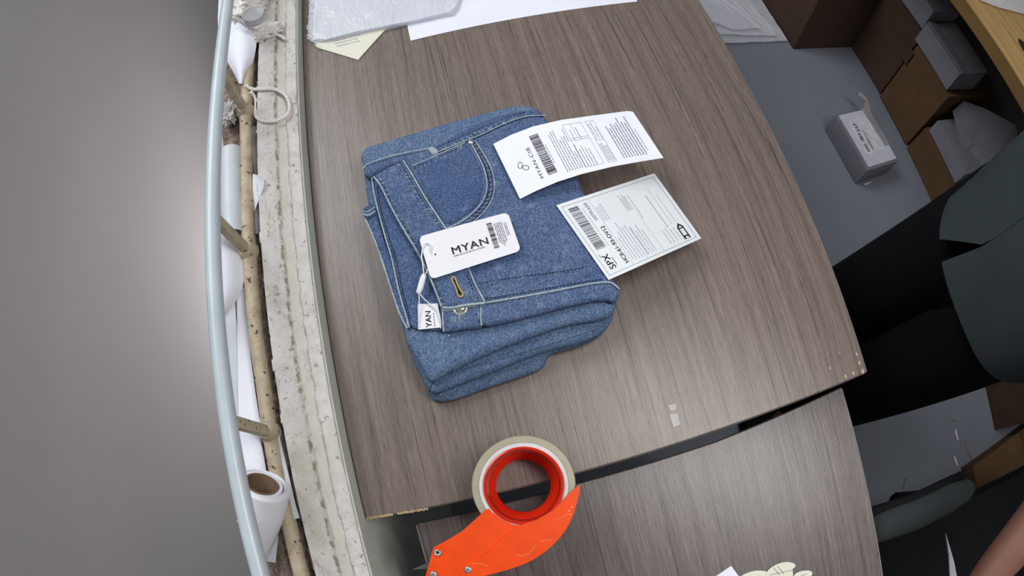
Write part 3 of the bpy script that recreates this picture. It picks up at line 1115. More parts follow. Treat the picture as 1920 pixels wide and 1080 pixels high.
pc = at(880, 460, TT + 0.058)
ht = empty('hang_tag', (pc.x, pc.y, TT + 0.056), 'white card hang tag with rounded corners lying on the jeans, tied on by white string', 'tag')
pg = page_px((785, 444), (952, 398), (808, 524), (977, 470), zt, 88, 44)
W_, H_ = 88, 44
corner = []
for (cx, cy, a0) in ((5, 5, 180), (83, 5, 270), (83, 39, 0), (5, 39, 90)):
    for k in range(6):
        a = math.radians(a0 + 18 * k)
        corner.append((cx + 5 * math.cos(a), cy + 5 * math.sin(a)))
top = [pg.pt(x, y, 0.0003) for x, y in corner]
bot = [pg.pt(x, y, -0.0004) for x, y in corner]
n = len(top)
obj('card', top + bot, [list(range(n))[::-1], [i + n for i in range(n)]] + [[i, (i + 1) % n, (i + 1) % n + n, i + n] for i in range(n)], M['card'], ht)
mb = MB()
pg.text_w(mb, 'MYAN', 25.5, 26.5, 10.5, 35, 0.0, 1.1)
pg.text_w(mb, 'MYAN', 25.8, 26.7, 10.5, 35, 0.0, 1.1)
dots = [pg.pt(10.5 + 0.75 * math.cos(a), 21.5 + 0.9 * math.sin(a), 0.0006) for a in [i * math.pi / 5 for i in range(10)]]
mb.add(dots, [list(range(10))])
mb.build('printed_lettering', M['ink'], ht)
mb = MB()
pg.rows(mb, 26.5, 28.2, 59, 28.4, 1, 0.9, 41, 1.0)


class Turn:
    """page turned a quarter on the card"""

    def __init__(self, p):
        self.p = p

    def pt(self, x, y, lift=0.0006):
        return self.p.pt(88 - y, x, lift)


tp = Page(None, 44, 88)
tp.pt = lambda x, y, lift=0.0006: pg.pt(88 - y, x, lift)
tp.rows(mb, 10, 5, 24, 6.5, 2, 0.8, 42, 0.9)
tp.rows(mb, 8, 9, 34, 15.5, 5, 0.8, 43, 0.95)
mb.build('fine_print', M['ink_grey'], ht)
mb = MB()
tp.barcode(mb, 6, 18, 34, 23, 26, 44)
mb.build('barcode', M['ink'], ht)


def ztube(name, pts, r, mat, parent, seg=6):
    P = [at(x, y, TT + z) for (x, y, z) in smooth_line(pts, 2)]
    return MB().tube(P, r, seg).build(name, M[mat], parent, True)


ztube('string', [(812, 481, .0590), (806, 470, .0615), (808, 460, .062), (800, 454, .062), (793, 462, .061), (790, 480, .060), (793, 497, .059), (795, 516, .058)], 0.0007, 'card', ht)
ztube('string', [(798, 514, .0580), (803, 504, .0592), (806, 488, .0602)], 0.0006, 'card', ht)
ztube('string', [(786, 550, .0560), (786, 570, .0520), (785, 596, .0505), (786, 615, .0490)], 0.0006, 'card', ht)
ztube('string', [(787, 550, .0560), (796, 562, .0540), (812, 574, .0530), (823, 584, .0535), (826, 600, .0520), (827, 616, .0480)], 0.0006, 'card', ht)
P = [at(796, 514, TT + .0575), at(795, 516, TT + .0575), at(793, 522, TT + .0575), at(788, 540, TT + .0565), at(785, 548, TT + .056), at(786, 552, TT + .056)]
MB().tube(P, [0.0012, 0.0026, 0.0030, 0.0031, 0.0027, 0.0010], 10, True, (0, 0, 1), 0.7).build('seal', M['card'], ht, True)['label'] = 'white plastic bullet seal on the string'

# woven label inside the waist
pg = page_px((784, 618), (783, 570), (827, 614), (821, 569), lambda s, t: 0.0485, 26, 21)
wl = sheet_of(pg, 'woven_label', 3, 3, 0.0003, M['card'], jn)
wl['label'] = 'white woven brand label inside the waist'
mb = MB()
pg.text_w(mb, 'YAN', 1.0, 12.5, 7.6, 17)
pg.text_w(mb, 'YAN', 1.3, 12.8, 7.6, 17)
mb.build('label_lettering', M['ink'], wl)
mb = MB()
pg.rows(mb, 1.5, 15.0, 16, 15.3, 1, 0.9, 51, 1.0)
mb.build('label_lettering', M['ink_grey'], wl)

# lint on the fold
p = at(841, 629, TT + 0.0435)
tag(MB().lathe((p.x, p.y, p.z - 0.0008), [(0, 0.0016), (0.0009, 0.0011), (0.0011, 0.0003), (0.0006, 0)], 8).build('lint_speck', M['card'], None, True), 'tiny white speck of lint on the denim below the waistband', 'lint')

# ------------------------------------------------------------------ tape roll and dispenser
tc = at(982, 911, TT + 0.05)
TC = Vector((tc.x, tc.y, LT))
ZB = TT + 0.001 - LT    # lies across both desks, on the upper one
tr = empty('tape_roll', (TC.x, TC.y, TT), 'roll of brownish clear packing tape on the red hub of the orange dispenser', 'tape')
zt0, zt1 = TT - LT + 0.003, TT - LT + 0.050
MB().lathe(TC, [(0.0405, zt0), (0.0462, zt0), (0.0470, zt0 + 0.001), (0.0470, zt1 - 0.001), (0.0462, zt1), (0.0405, zt1)], 96, None, True).build('tape', M['tape'], tr, False)
MB().lathe(TC, [(0.0365, zt0 - 0.0005), (0.0402, zt0 - 0.0005), (0.0402, zt1 + 0.0008), (0.0365, zt1 + 0.0008)], 96, None, True).build('cardboard_core', M['tape_core'], tr)
for o in tr.children:
    auto_smooth(o, 40)
td = empty('tape_dispenser', (TC.x, TC.y, TT), 'orange plastic tape dispenser with red hub lying across both desk edges', 'tape dispenser')
hz = zt1 + 0.003
hub = MB().lathe(TC, [(0.0362, hz), (0.0364, zt0), (0.0315, zt0 - 0.001), (0.0268, zt0 - 0.001), (0.0262, zt0 + 0.002), (0.0268, zt0 + 0.006), (0.0285, zt0 + 0.0075), (0.0287, zt0 + 0.016), (0.0302, zt0 + 0.0175), (0.0304, zt0 + 0.027), (0.0320, zt0 + 0.029), (0.0323, zt0 + 0.040), (0.0335, hz - 0.001), (0.0350, hz + 0.0005)], 96, None, True).build('hub', M['red'], td)
hub['label'] = 'glossy red stepped hub ring'
auto_smooth(hub, 25)
PL = [(1088, 908), (1086, 930), (1069, 983), (1042, 1018), (1005, 1048), (962, 1066), (913, 1079), (850, 1092), (797, 1090), (799, 1076), (813, 1026), (838, 1013), (865, 997), (892, 973), (911, 955), (917, 954)]
ARC = [(922, 960), (941, 974), (960, 983), (974, 985), (1005, 975), (1037, 957), (1062, 931)]
PL = smooth_line(PL[:8], 2) + PL[8:]


def plate(mb, px, z0, z1):
    pts = [at(x, y, z1) for x, y in px]
    mb.prism([(p.x, p.y) for p in pts], z0, z1)


zp = TT + 0.052
mb = MB()
plate(mb, PL + ARC, zp - 0.0025, zp)
auto_smooth(mb.build('side_plate', M['orange'], td), 30)
mb = MB()      # raised front cover with its curved rear edge
COV = [(1088, 907), (1086, 930), (1069, 983), (1042, 1018), (1005, 1048), (962, 1066), (913, 1079), (870, 1088), (880, 1062), (908, 1040), (930, 1020), (950, 1003), (974, 985), (1005, 975), (1037, 957), (1062, 931)]
COV = smooth_line(COV[:8], 2) + COV[8:]
plate(mb, COV, zp, zp + 0.0016)
auto_smooth(mb.build('front_cover', M['orange'], td), 30)
mb = MB()
sidep = [at(x, y, zp) for x, y in PL]
low = [(p.x, p.y) for p in sidep]
cx = sum(p[0] for p in low) / len(low)
cy = sum(p[1] for p in low) / len(low)
low2 = [(lerp(p[0], cx, 0.04), lerp(p[1], cy, 0.04)) for p in low]
arc2 = [at(x, y, zp) for x, y in ARC]
full = low2 + [(TC.x + (p.x - TC.x) * 1.2, TC.y + (p.y - TC.y) * 1.2) for p in arc2]
mb.prism(full, TT + 0.0012, TT + 0.004)
mb.build('side_plate', M['orange'], td)
mb = MB()      # wall along the outer curve joining the two plates
wallpx = PL[3:26:2]
for a, b in zip(wallpx, wallpx[1:]):
    p, q_ = at(a[0], a[1], zp), at(b[0], b[1], zp)
    c = Vector((cx, cy, 0))
    ia, ib = p.lerp(c, 0.05), q_.lerp(c, 0.05)
    ia2, ib2 = p.lerp(c, 0.10), q_.lerp(c, 0.10)
    mb.prism([(ia.x, ia.y), (ib.x, ib.y), (ib2.x, ib2.y), (ia2.x, ia2.y)], TT + 0.004, zp - 0.0025)
mb.build('spine', M['orange'], td)
for (x, y, hole) in ((820.5, 1036.5, True), (878, 1068, False), (813, 1077, False)):
    p = at(x, y, zp)
    zq = zp if hole else zp + 0.0012
    MB().lathe((p.x, p.y, zq), [(0.0005 if not hole else 0.0013, 0.0004 if hole else 0.0012), (0.0026, 0.0014), (0.0033, 0.0010), (0.0036, -0.0003)], 20).build('rivet', M['metal'], td, True)
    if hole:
        MB().lathe((p.x, p.y, zp), [(0.0, 0.0005), (0.0013, 0.0005), (0.0013, -0.0002)], 12).build('rivet_hole', M['black_hole'], td)  # dark disc painted as the shade in the rivet
bl = [at(771, 1069, TT + 0.012), at(800, 1056, TT + 0.012), at(815, 1052, TT + 0.012), at(815, 1066, TT + 0.012)]
MB().prism([(p.x, p.y) for p in bl], TT + 0.008, TT + 0.0086).build('blade', M['blade'], td)
# scuffs on the cover
SCUFF = plain('pale_orange_scuff', srgb(244, 140, 80), 0.5)
for pts in ([(968, 1040), (976, 1043), (990, 1040), (1000, 1030), (1004, 1022)], [(1040, 975), (1052, 972), (1062, 966), (1068, 955)], [(884, 1058), (900, 1056), (914, 1062)], [(1014, 1016), (1024, 1012), (1034, 1014)]):
    MB().tube([at(x, y, zp + 0.0016) for x, y in smooth_line(pts, 2)], 0.00035, 4).build('scuff_mark', SCUFF, td)
for (x, y) in ((1069, 965), (1067, 958), (1072, 951)):
    p = at(x, y, zp + 0.0016)
    MB().lathe((p.x, p.y, zp + 0.0016), [(0, 0.0005), (0.0009, 0.0003), (0.0011, -0.0001)], 8).build('scuff_mark', SCUFF, td)

# ------------------------------------------------------------------ papers at the desk's far end
def flat_thing(name, px, z0, z1, mat, label, cat, pname='sheet', extra=None):
    pts = [at(x, y, z1) for x, y in px]
    c = sum(pts, Vector()) / len(pts)
    r_ = MB().prism([(p.x, p.y) for p in pts], z0, z1).build(name, mat)
    return tag(r_, label, cat)


c0_ = at(770, 77, TT)
u0_ = (at(1195, 3.5, TT) - c0_)
v0_ = Vector((-u0_.y, u0_.x, 0)).normalized() * 0.235
tag(MB().prism([c0_, c0_ + u0_, c0_ + u0_ + v0_, c0_ + v0_], TT + 0.0002, TT + 0.0010).build('paper_sheet', M['paper']), 'blank white paper sheet at the far end of the desk', 'paper')
o = flat_thing('instruction_leaflet', [(591, 86), (597, 90), (671, 112), (727, 50), (700, 10), (610, 20)], TT + 0.0002, TT + 0.0022, M['cream_paper'], 'cream leaflet corner poking out from under the clear plastic bags', 'leaflet')
pg = page_px((600, 70), (720, 40), (632, 102), (700, 86), lambda s, t: 0.0023, 60, 25)
mb = MB()
pg.rows(mb, 2, 0, 55, 4, 2, 0.8, 61, 0.9)
pg.rows(mb, 8, 8, 48, 15, 3, 1.0, 62, 0.6)
mb.build('fine_print', M['ink_pale'], o)

bg = empty('plastic_bag', tuple(at(700, 20, TT)), 'stack of clear plastic bags at the far left of the desk by the ledge', 'plastic bag')
for k, (dx, dy) in enumerate(((0, 0), (4, -3), (9, -6))):
    ol = [(577 + dx, 70 + dy), (583 + dx, 77 + dy), (602 + dx, 79 + dy), (660, 66 + dy), (724, 53 + dy), (775, 43 + dy), (852 - dx, 27 + dy), (862 - dx, 12), (874, -40), (584 + dx, -40), (579 + dx, 20)]
    pts = [at(x, y, TT + 0.004 + k * 0.003) for x, y in ol]
    n = len(pts)
    cc = sum(pts, Vector()) / n
    NR = 9
    v, f = [], []
    for j in range(NR):
        for p in pts:
            q_ = p.lerp(cc, j / NR)
            q_.z = TT + 0.0028 + k * 0.003 + 0.0016 * noise.noise(Vector((q_.x * 35, q_.y * 35, k * 3.0))) + 0.001 * noise.noise(Vector((q_.x * 90, q_.y * 60, k * 3.0)))
            v.append(q_)
    v.append(cc + Vector((0, 0, 0.001)))
    for j in range(NR - 1):
        for i in range(n):
            f.append([j * n + i, j * n + (i + 1) % n, (j + 1) * n + (i + 1) % n, (j + 1) * n + i])
    f += [[(NR - 1) * n + i, (NR - 1) * n + (i + 1) % n, NR * n] for i in range(n)]
    o = obj('bag_film', v, f, M['plastic'], bg, True)
# crinkled sealed edge
mb = MB()
for k in range(16):
    t_ = k / 15
    x, y = poly_at([(582, 2), (579, 40), (576, 64), (580, 76), (592, 82)], t_)
    p = at(x + random.uniform(-3, 3), y, TT + 0.010)
    mb.tube([p, p + Vector((random.uniform(.001, .005), random.uniform(-.006, .006), random.uniform(-.001, .003)))], 0.0012, 5)
mb.build('crinkled_seal', M['plastic'], bg)
flat_thing('paper_strip', [(724, 53), (764, 43), (764, 47), (722, 57)], TT + 0.0003, TT + 0.0013, M['grey_paper'], 'narrow grey-green strip of paper peeking from under the plastic bags', 'paper')

# flower-shaped notes at the bottom edge
def petal_note(c, rot, sc, z, label):
    base = at(c[0], c[1], z)
    pts = []
    for k in range(60):
        a = 2 * math.pi * k / 60
        r_ = sc * (0.72 + 0.28 * abs(math.cos(2.5 * a)) ** 0.7)
        pts.append((base.x + r_ * math.cos(a + rot), base.y + r_ * math.sin(a + rot)))
    o = MB().prism(pts, z - 0.0006, z).build('flower_note', M['cream_paper'])
    mb = MB()
    for k in range(5):
        a = rot + 2 * math.pi * k / 5 + 0.6
        for s_ in (-0.05, 0.05):
            mb.tube([(base.x + sc * 0.25 * math.cos(a + s_), base.y + sc * 0.25 * math.sin(a + s_), z + 0.0002), (base.x + sc * 0.6 * math.cos(a + s_), base.y + sc * 0.6 * math.sin(a + s_), z + 0.0002)], 0.0003, 4)
    mb.build('petal_line', M['ink_grey'], o)
    return tag(o, label, 'note')


def petals(pxs, z, label, lines):
    pts = [at(x, y, z) for x, y in smooth_line(pxs, 2, True)]
    o = MB().prism([(p.x, p.y) for p in pts], z - 0.0008, z).build('petal_note', M['cream_paper'])
    mb = MB()
    for ln in lines:
        mb.tube([at(x, y, z + 0.0002) for x, y in ln], 0.00035, 4)
    mb.build('petal_line', M['ink_grey'], o)
    return tag(o, label, 'note')


petals([(1372, 1092), (1392, 1078), (1412, 1070), (1432, 1070), (1444, 1074), (1450, 1100), (1420, 1120), (1380, 1120)], LT + 0.0012, 'cream petal-shaped paper note nearest the white paper corner', [[(1400, 1082), (1425, 1080)]])
petals([(1434, 1080), (1442, 1066), (1460, 1056), (1478, 1053), (1491, 1057), (1492, 1063), (1485, 1067), (1488, 1078), (1484, 1110), (1440, 1115)], LT + 0.0024, 'cream petal-shaped paper note in the middle, tallest of the three', [[(1450, 1064), (1462, 1078)], [(1458, 1062), (1470, 1076)], [(1444, 1078), (1490, 1068)]])
petals([(1487, 1078), (1500, 1071), (1516, 1069), (1524, 1073), (1522, 1080), (1512, 1088), (1500, 1110), (1484, 1105)], LT + 0.0034, 'cream petal-shaped paper note furthest from the tape dispenser', [[(1492, 1084), (1512, 1076)]])
flat_thing('paper_corner', [(1371, 1061), (1343, 1080), (1300, 1110), (1372, 1112), (1388, 1084)], LT + 0.0002, LT + 0.0010, M['paper'], 'white paper corner beside the cream petal notes on the lower desk', 'paper')

# ------------------------------------------------------------------ papers and string behind the railing
BZ = LZ - 0.022
LD = lambda px, py, z: at(px, py, BZ + z)


def curl(name, A, B, n, mat, label, cat, th=0.0004, zf=None):
    """sheet between two pixel/height polylines A and B"""
    rows = []
    A, B = smooth_line(A, 1), smooth_line(B, 1)
    for j in range(n + 1):
        t_ = j / n
        a, b = poly_at(A, t_), poly_at(B, t_)
        row = []
        for i in range(9):
            s = i / 8
            p = at(lerp(a[0], b[0], s), lerp(a[1], b[1], s), BZ + lerp(a[2], b[2], s) + (zf(s, t_) if zf else 0))
            row.append(p)
        rows.append(row)
    return tag(grid_sheet(name, rows, th, mat), label, cat)


# white pouch hanging near the far end
curl('paper_pouch', [(412, -20, .03), (408, 50, .026), (417, 98, .024), (436, 130, .022), (449, 156, .02)], [(470, -20, .03), (484, 50, .028), (480, 90, .026), (474, 118, .022), (455, 158, .018)], 10, M['paper'],
     'white pointed paper pouch wedged between handrail and tan bar near the string knot', 'pouch', 0.002, lambda s, t: 0.012 * math.sin(math.pi * s))
# rolled paper
p0, p1 = LD(433, 282, 0.022), LD(437, 440, 0.022)
ro = empty('paper_roll', tuple(p0), 'white rolled paper tube with rounded end, between handrail and tan bar', 'paper roll')
ax = (p1 - p0)
mb = MB()
for lay, rr in enumerate((0.0125, 0.0115)):
    pass
L_ = ax.length
axn = ax.normalized()
sx = axn.cross(Vector((0, 0, 1))).normalized()
uz = sx.cross(axn)
rows = []
for j in range(15):
    rows.append([p0 + axn * (L_ * j / 14) + (sx * math.cos(w) + uz * math.sin(w)) * (0.0135 - 0.0005 * w / 6.28) for w in [2 * math.pi * 1.25 * i / 40 - 0.6 for i in range(41)]])
grid_sheet('rolled_sheet', rows, 0.0004, M['bluish'], ro)
dsh = curl('drawn_sheet', [(396, 225, .030), (394, 300, .030), (396, 410, .030)], [(413, 225, .014), (422, 300, .012), (424, 412, .012)], 8, M['paper'],
     'white sheet with black marker drawing showing beside the rolled paper tube', 'paper')
mb = MB()
for pts in ([(400, 303), (408, 303), (413, 312), (413, 324), (409, 325), (410, 333), (400, 325)], [(399, 349), (413, 360), (399, 356), (411, 347)]):
    mb.tube([at(x, y, BZ + lerp(.030, .013, (x - 395) / 27) + .0008) for x, y in smooth_line(pts, 2)], 0.0006, 5)
mb.build('marker_drawing', M['ink'], dsh)
curl('white_sheet', [(398, 405, .055), (402, 470, .050), (402, 540, .045), (404, 608, .040)], [(428, 430, .030), (452, 470, .022), (459, 515, .020), (452, 552, .024), (410, 608, .034)], 12, M['paper'],
     'bright white loose sheet tucked behind the handrail beside the middle post', 'paper', 0.0004, lambda s, t: 0.006 * math.sin(math.pi * s))
curl('grey_sheet', [(430, 440, .012), (448, 480, .012), (460, 540, .012)], [(446, 446, .010), (460, 480, .010), (462, 545, .010)], 8, M['grey_paper'],
     'dull grey folded sheet edge between the white sheet and tan bar', 'paper')
curl('grey_sheet', [(404, 560, .020), (408, 640, .020), (420, 780, .020), (444, 880, .016)], [(440, 560, .010), (446, 640, .010), (452, 780, .010), (458, 880, .010)], 14, M['bluish'],
     'long pale bluish-grey sheet standing behind the handrail below the bright white sheet', 'paper')
curl('white_sheet', [(444, 540, .014), (445, 640, .014), (447, 776, .014), (450, 800, .014)], [(461, 540, .006), (466, 640, .006), (485, 780, .006), (492, 800, .006)], 14, M['paper'],
     'long white sheet lying along the tan bar above the lowest post', 'paper')
curl('white_sheet', [(444, 806, .012), (446, 850, .012), (448, 900, .012)], [(486, 818, .008), (494, 850, .008), (502, 900, .006)], 8, M['paper'],
     'white sheet corner between the lowest post and the big label roll', 'paper', 0.0004, lambda s, t: 0.004 * math.sin(math.pi * s))
# scrap between bar and plaster, and pale strips
curl('paper_scrap', [(474, 326, .020), (474, 360, .018), (476, 398, .012)], [(484, 329, .028), (500, 336, .032), (477, 396, .016)], 8, M['paper'],
     'torn white paper scrap poking over the plaster from behind the tan bar', 'paper')
curl('grey_strip', [(472, 236, .006), (475, 300, .006), (477, 330, .006)], [(484, 236, .006), (485, 300, .006), (486, 330, .006)], 5, M['grey_paper'], 'narrow grey strip in the gap between tan bar and plaster, above the scrap', 'strip')
curl('grey_strip', [(477, 392, .008), (478, 420, .008), (480, 440, .006)], [(488, 368, .008), (489, 410, .008), (490, 434, .006)], 5, M['grey_paper'], 'narrow grey strip in the gap between tan bar and plaster, below the scrap', 'strip')
curl('plastic_strip', [(520, 815, .020), (531, 880, .020), (546, 950, .020), (551, 974, .020)], [(523, 813, .020), (539, 880, .020), (555, 950, .020), (562, 971, .020)], 6, M['bluish'], 'long pale blue plastic strip in the gap beside the tan bar', 'strip', 0.0008)
curl('printed_scrap', [(520, 1000, .004), (508, 1030, .004), (495, 1052, .004)], [(522, 1006, .004), (519, 1030, .004), (517, 1055, .004)], 5, M['bluish'], 'small grey-blue scrap with a dark mark under the label roll tail', 'paper')

# roll of labels with brown core and hanging tail
c0 = at(495, 915, BZ + 0.036)
rollo = empty('label_roll', (c0.x, c0.y, BZ), 'big roll of white labels with brown core lying behind the tan bar', 'label roll')
axis = Vector((0.52, 0.72, 0.45)).normalized()
rot = Vector((0, 0, 1)).rotation_difference(axis).to_matrix()
RO, RI = 0.0268, 0.0178
cen = at(495, 906, BZ + 0.056)
toward = (EYE - cen).normalized()
side = axis.cross(toward).normalized()
low = side.cross(axis)
low = (Vector((-0.6, -0.8, 0.3)) - axis * Vector((-0.6, -0.8, 0.3)).dot(axis)).normalized()
prof = [(RI + 0.002, -0.030), (RI + 0.002, -0.020), (RI + 0.0030, -0.0020)]
for k in range(10):
    r_ = lerp(RI + 0.0035, RO, k / 9)
    prof.append((r_, 0.0010 * (k % 2) - 0.0004 * k))
prof += [(RO + 0.0002, -0.006), (RO * 0.98, -0.030)]
auto_smooth(MB().lathe(cen, prof, 72, rot, True).build('paper_winding', M['card'], rollo), 30)
cc_ = cen + low * 0.0052
tip = at(484, 1068, BZ + 0.006)
TP = [cen - axis * 0.004, cen - axis * 0.014, (cen - axis * 0.030).lerp(tip, 0.06), (cen - axis * 0.030).lerp(tip, 0.4), (cen - axis * 0.030).lerp(tip, 0.75), tip]
MB().tube(TP, [RO, RO * 0.995, RO * 0.96, RO * 0.70, RO * 0.38, 0.004], 48, False).build('tail_sheet', M['card'], rollo, True)
auto_smooth(MB().lathe(cc_, [(RI - 0.0022, -0.035), (RI - 0.0022, 0.0022), (RI - 0.0004, 0.0022), (RI - 0.0004, -0.01)], 48, rot, True).build('core', M['brown_core'], rollo), 30)
auto_smooth(MB().lathe(cen + low * 0.0030, [(RI - 0.0006, -0.008), (RI - 0.0006, 0.0012), (RI + 0.0026, 0.0008), (RI + 0.0026, -0.008)], 48, rot, True).build('paper_winding', M['paper'], rollo), 30)
MB().lathe(cc_, [(0, -0.034), (RI - 0.002, -0.034)], 32, rot).build('core_end', M['brown_core'], rollo)


# crumpled stuff
def lump(name, px, py, z, r, mat, label, cat, seed=0, amp=0.45, sq=(1, 1, 0.7)):
    bm = bmesh.new()
    bmesh.ops.create_icosphere(bm, subdivisions=5, radius=1)
    c = at(px, py, BZ + z)
    for v in bm.verts:
        n_ = noise.noise(v.co * 1.7 + Vector((seed, 0, 0))) * 0.4 + abs(noise.noise(v.co * 3.4 + Vector((0, seed, 0)))) * 0.9 + abs(noise.noise(v.co * 7 + Vector((0, 0, seed)))) * 0.35
        k = 1 - amp + amp * n_ * 1.4
        v.co = c + Vector((v.co.x * sq[0], v.co.y * sq[1], v.co.z * sq[2])) * r * k
    me = bpy.data.meshes.new(name)
    bm.to_mesh(me)
    bm.free()
    me.materials.append(mat)
    me.polygons.foreach_set('use_smooth', [True] * len(me.polygons))
    o = bpy.data.objects.new(name, me)
    COL.objects.link(o)
    return tag(o, label, cat)


lump('crumpled_paper', 431, 214, 0.012, 0.021, M['grey_debris'], 'crumpled grey paper wad in the rubble behind the tan bar', 'paper', 2.0, 0.5, (0.75, 1.1, 0.6))
lump('crumpled_film', 464, 8, 0.036, 0.042, M['string'], 'crumpled whitish plastic film bundle at the far end of the railing', 'plastic film', 5.0, 0.4, (1.0, 1.2, 0.6))
lump('crumpled_film', 496, 60, 0.028, 0.023, M['string'], 'crumpled white film strip trailing over the plaster below the round cap', 'plastic film', 9.0, 0.4, (1.5, 0.8, 0.45))
cp = at(475, 27, BZ + 0.066)
MB_ = MB().lathe((cp.x, cp.y, cp.z), [(0, 0.0008), (0.0125, 0.0008), (0.0145, 0.0022), (0.0158, 0.002), (0.0162, -0.001), (0.015, -0.012), (0.0, -0.012)], 40, Matrix.Rotation(0.2, 3, 'Y'))
tag(auto_smooth(MB_.build('round_cap', plain('grey_white_plastic', srgb(190, 190, 193), 0.6), None), 30), 'round grey-white cap sitting in the crumpled film bundle', 'cap')


def twisted(pxz, r, label, name='string'):
    P = [at(x, y, z) for x, y, z in smooth_line(pxz, 3)]
    # resample evenly
    d = [0]
    for a, b in zip(P, P[1:]):
        d.append(d[-1] + (b - a).length)
    n = int(d[-1] / 0.0012)
    Q = []
    i = 0
    for k in range(n + 1):
        s = d[-1] * k / n
        while i < len(P) - 2 and d[i + 1] < s:
            i += 1
        Q.append(P[i].lerp(P[i + 1], (s - d[i]) / max(d[i + 1] - d[i], 1e-9)))
    root = empty(name, tuple(Q[0]), label, 'string')
    for ph in (0, math.pi):
        R = []
        for k, q_ in enumerate(Q):
            tg = (Q[min(k + 1, n)] - Q[max(k - 1, 0)]).normalized()
            a = (Vector((0, 0, 1)) - tg * tg.z).normalized()
            b = tg.cross(a)
            w = k * 0.9 + ph
            R.append(q_ + (a * math.cos(w) + b * math.sin(w)) * r * 0.6)
        MB().tube(R, r * 0.75, 6).build('strand', M['string'], root, True)
    return root


zl = LZ + 0.0045
twisted([(460, 160, LZ + .010), (472, 168, zl), (492, 167, zl), (515, 166, zl), (535, 176, zl), (544, 195, zl), (542, 213, zl), (530, 223, zl), (510, 228, zl), (490, 227, zl), (478, 217, zl - .002), (480, 205, LZ - .004), (481, 185, LZ - .006), (470, 172, LZ + .004)], 0.0021, 'loop of twisted white string tied to the tan bar, lying over the plaster')
twisted([(424, 20, RZ - .004), (428, 40, RZ - .02), (436, 34, RZ - .03), (450, 40, BZ + .05), (470, 56, BZ + .045), (500, 58, zl), (525, 66, zl), (536, 74, zl)], 0.0017, 'thin twisted string from the handrail across the film bundle to the plaster')

# ------------------------------------------------------------------ right side: floor, boxes, parcel


def carton(name, x0, x1, y0, y1, z0, z1, mat, label, lid=None, top=True, group=None):
    r_ = empty(name, ((x0 + x1) / 2, (y0 + y1) / 2, z0), label, 'box', group)
    th = 0.004
    mb = MB()
    mb.box(((x0 + x1) / 2, (y0 + y1) / 2, z0 + th / 2), (x1 - x0, y1 - y0, th))
    for (cx_, cy_, sx_, sy_) in ((x0 + th / 2, (y0 + y1) / 2, th, y1 - y0), (x1 - th / 2, (y0 + y1) / 2, th, y1 - y0), ((x0 + x1) / 2, y0 + th / 2, x1 - x0 - 2 * th, th), ((x0 + x1) / 2, y1 - th / 2, x1 - x0 - 2 * th, th)):
        mb.box((cx_, cy_, (z0 + z1) / 2), (sx_, sy_, z1 - z0), bev=0.001)
    mb.build('carton_body', mat, r_)
    if top:
        w = (x1 - x0) / 2
        for sgn in (-1, 1):
            xc = (x0 + x1) / 2 + sgn * w / 2
            MB().box((xc, (y0 + y1) / 2, z1 + 0.002), (w - 0.003, y1 - y0, 0.004), Matrix.Rotation(sgn * 0.02, 3, 'Y')).build('flap', mat, r_)
    return r_


carton('carton', 1.196, 1.492, 1.032, 1.38, 0.0005, 0.33, M['carton_dark'], 'brown carton on the floor beside the clear plastic bags')
carton('carton', 1.478, 1.74, 0.822, 1.03, 0.0005, 0.345, M['carton_dark'], 'reddish brown carton in the back row, next to the corner carton')
carton('carton', 1.470, 1.74, 0.615, 0.812, 0.0005, 0.296, M['carton'], 'brown carton in the back row carrying the lidded white box')
carton('carton', 1.465, 1.74, 0.395, 0.603, 0.0005, 0.133, M['carton'], 'low brown carton carrying the open white box near the person')
carton('carton', 1.500, 1.74, 1.04, 1.35, 0.0005, 0.36, M['carton_dark'], 'brown carton behind the corner, partly hidden at the top edge')
# torn dark gap flap between cartons
tag(MB().prism([(1.462, 0.80), (1.466, 0.80), (1.466, 0.845), (1.462, 0.845)], 0.21, 0.27).build('torn_flap', M['carton_dark']), 'small torn dark brown cardboard flap stuck between two cartons', 'cardboard')

# white box with a lid (on the second carton)
wb = empty('white_box', (1.56, 0.735, 0.302), 'closed white cardboard box with ridged lid on top of the brown carton', 'box')
mb = MB()
mb.box((1.555, 0.735, 0.347), (0.16, 0.196, 0.088), bev=0.001)
mb.build('box_body', M['white_box'], wb)
mb = MB()
mb.box((1.508, 0.735, 0.3945), (0.055, 0.198, 0.004), Matrix.Rotation(0.12, 3, 'Y'))
mb.build('lid_flap', M['white_box'], wb)
mb = MB()
mb.box((1.588, 0.735, 0.3990), (0.095, 0.198, 0.004), Matrix.Rotation(-0.10, 3, 'Y'))
mb.build('lid_flap', M['white_box'], wb)
wb2 = empty('white_box', (1.60, 0.93, 0.35), 'white cardboard box on the reddish carton at the top edge', 'box')
MB().box((1.56, 0.93, 0.396), (0.15, 0.18, 0.088), bev=0.001).build('box_body', M['white_box'], wb2)
MB().box((1.56, 0.93, 0.4430), (0.152, 0.182, 0.004)).build('lid_flap', M['white_box'], wb2)
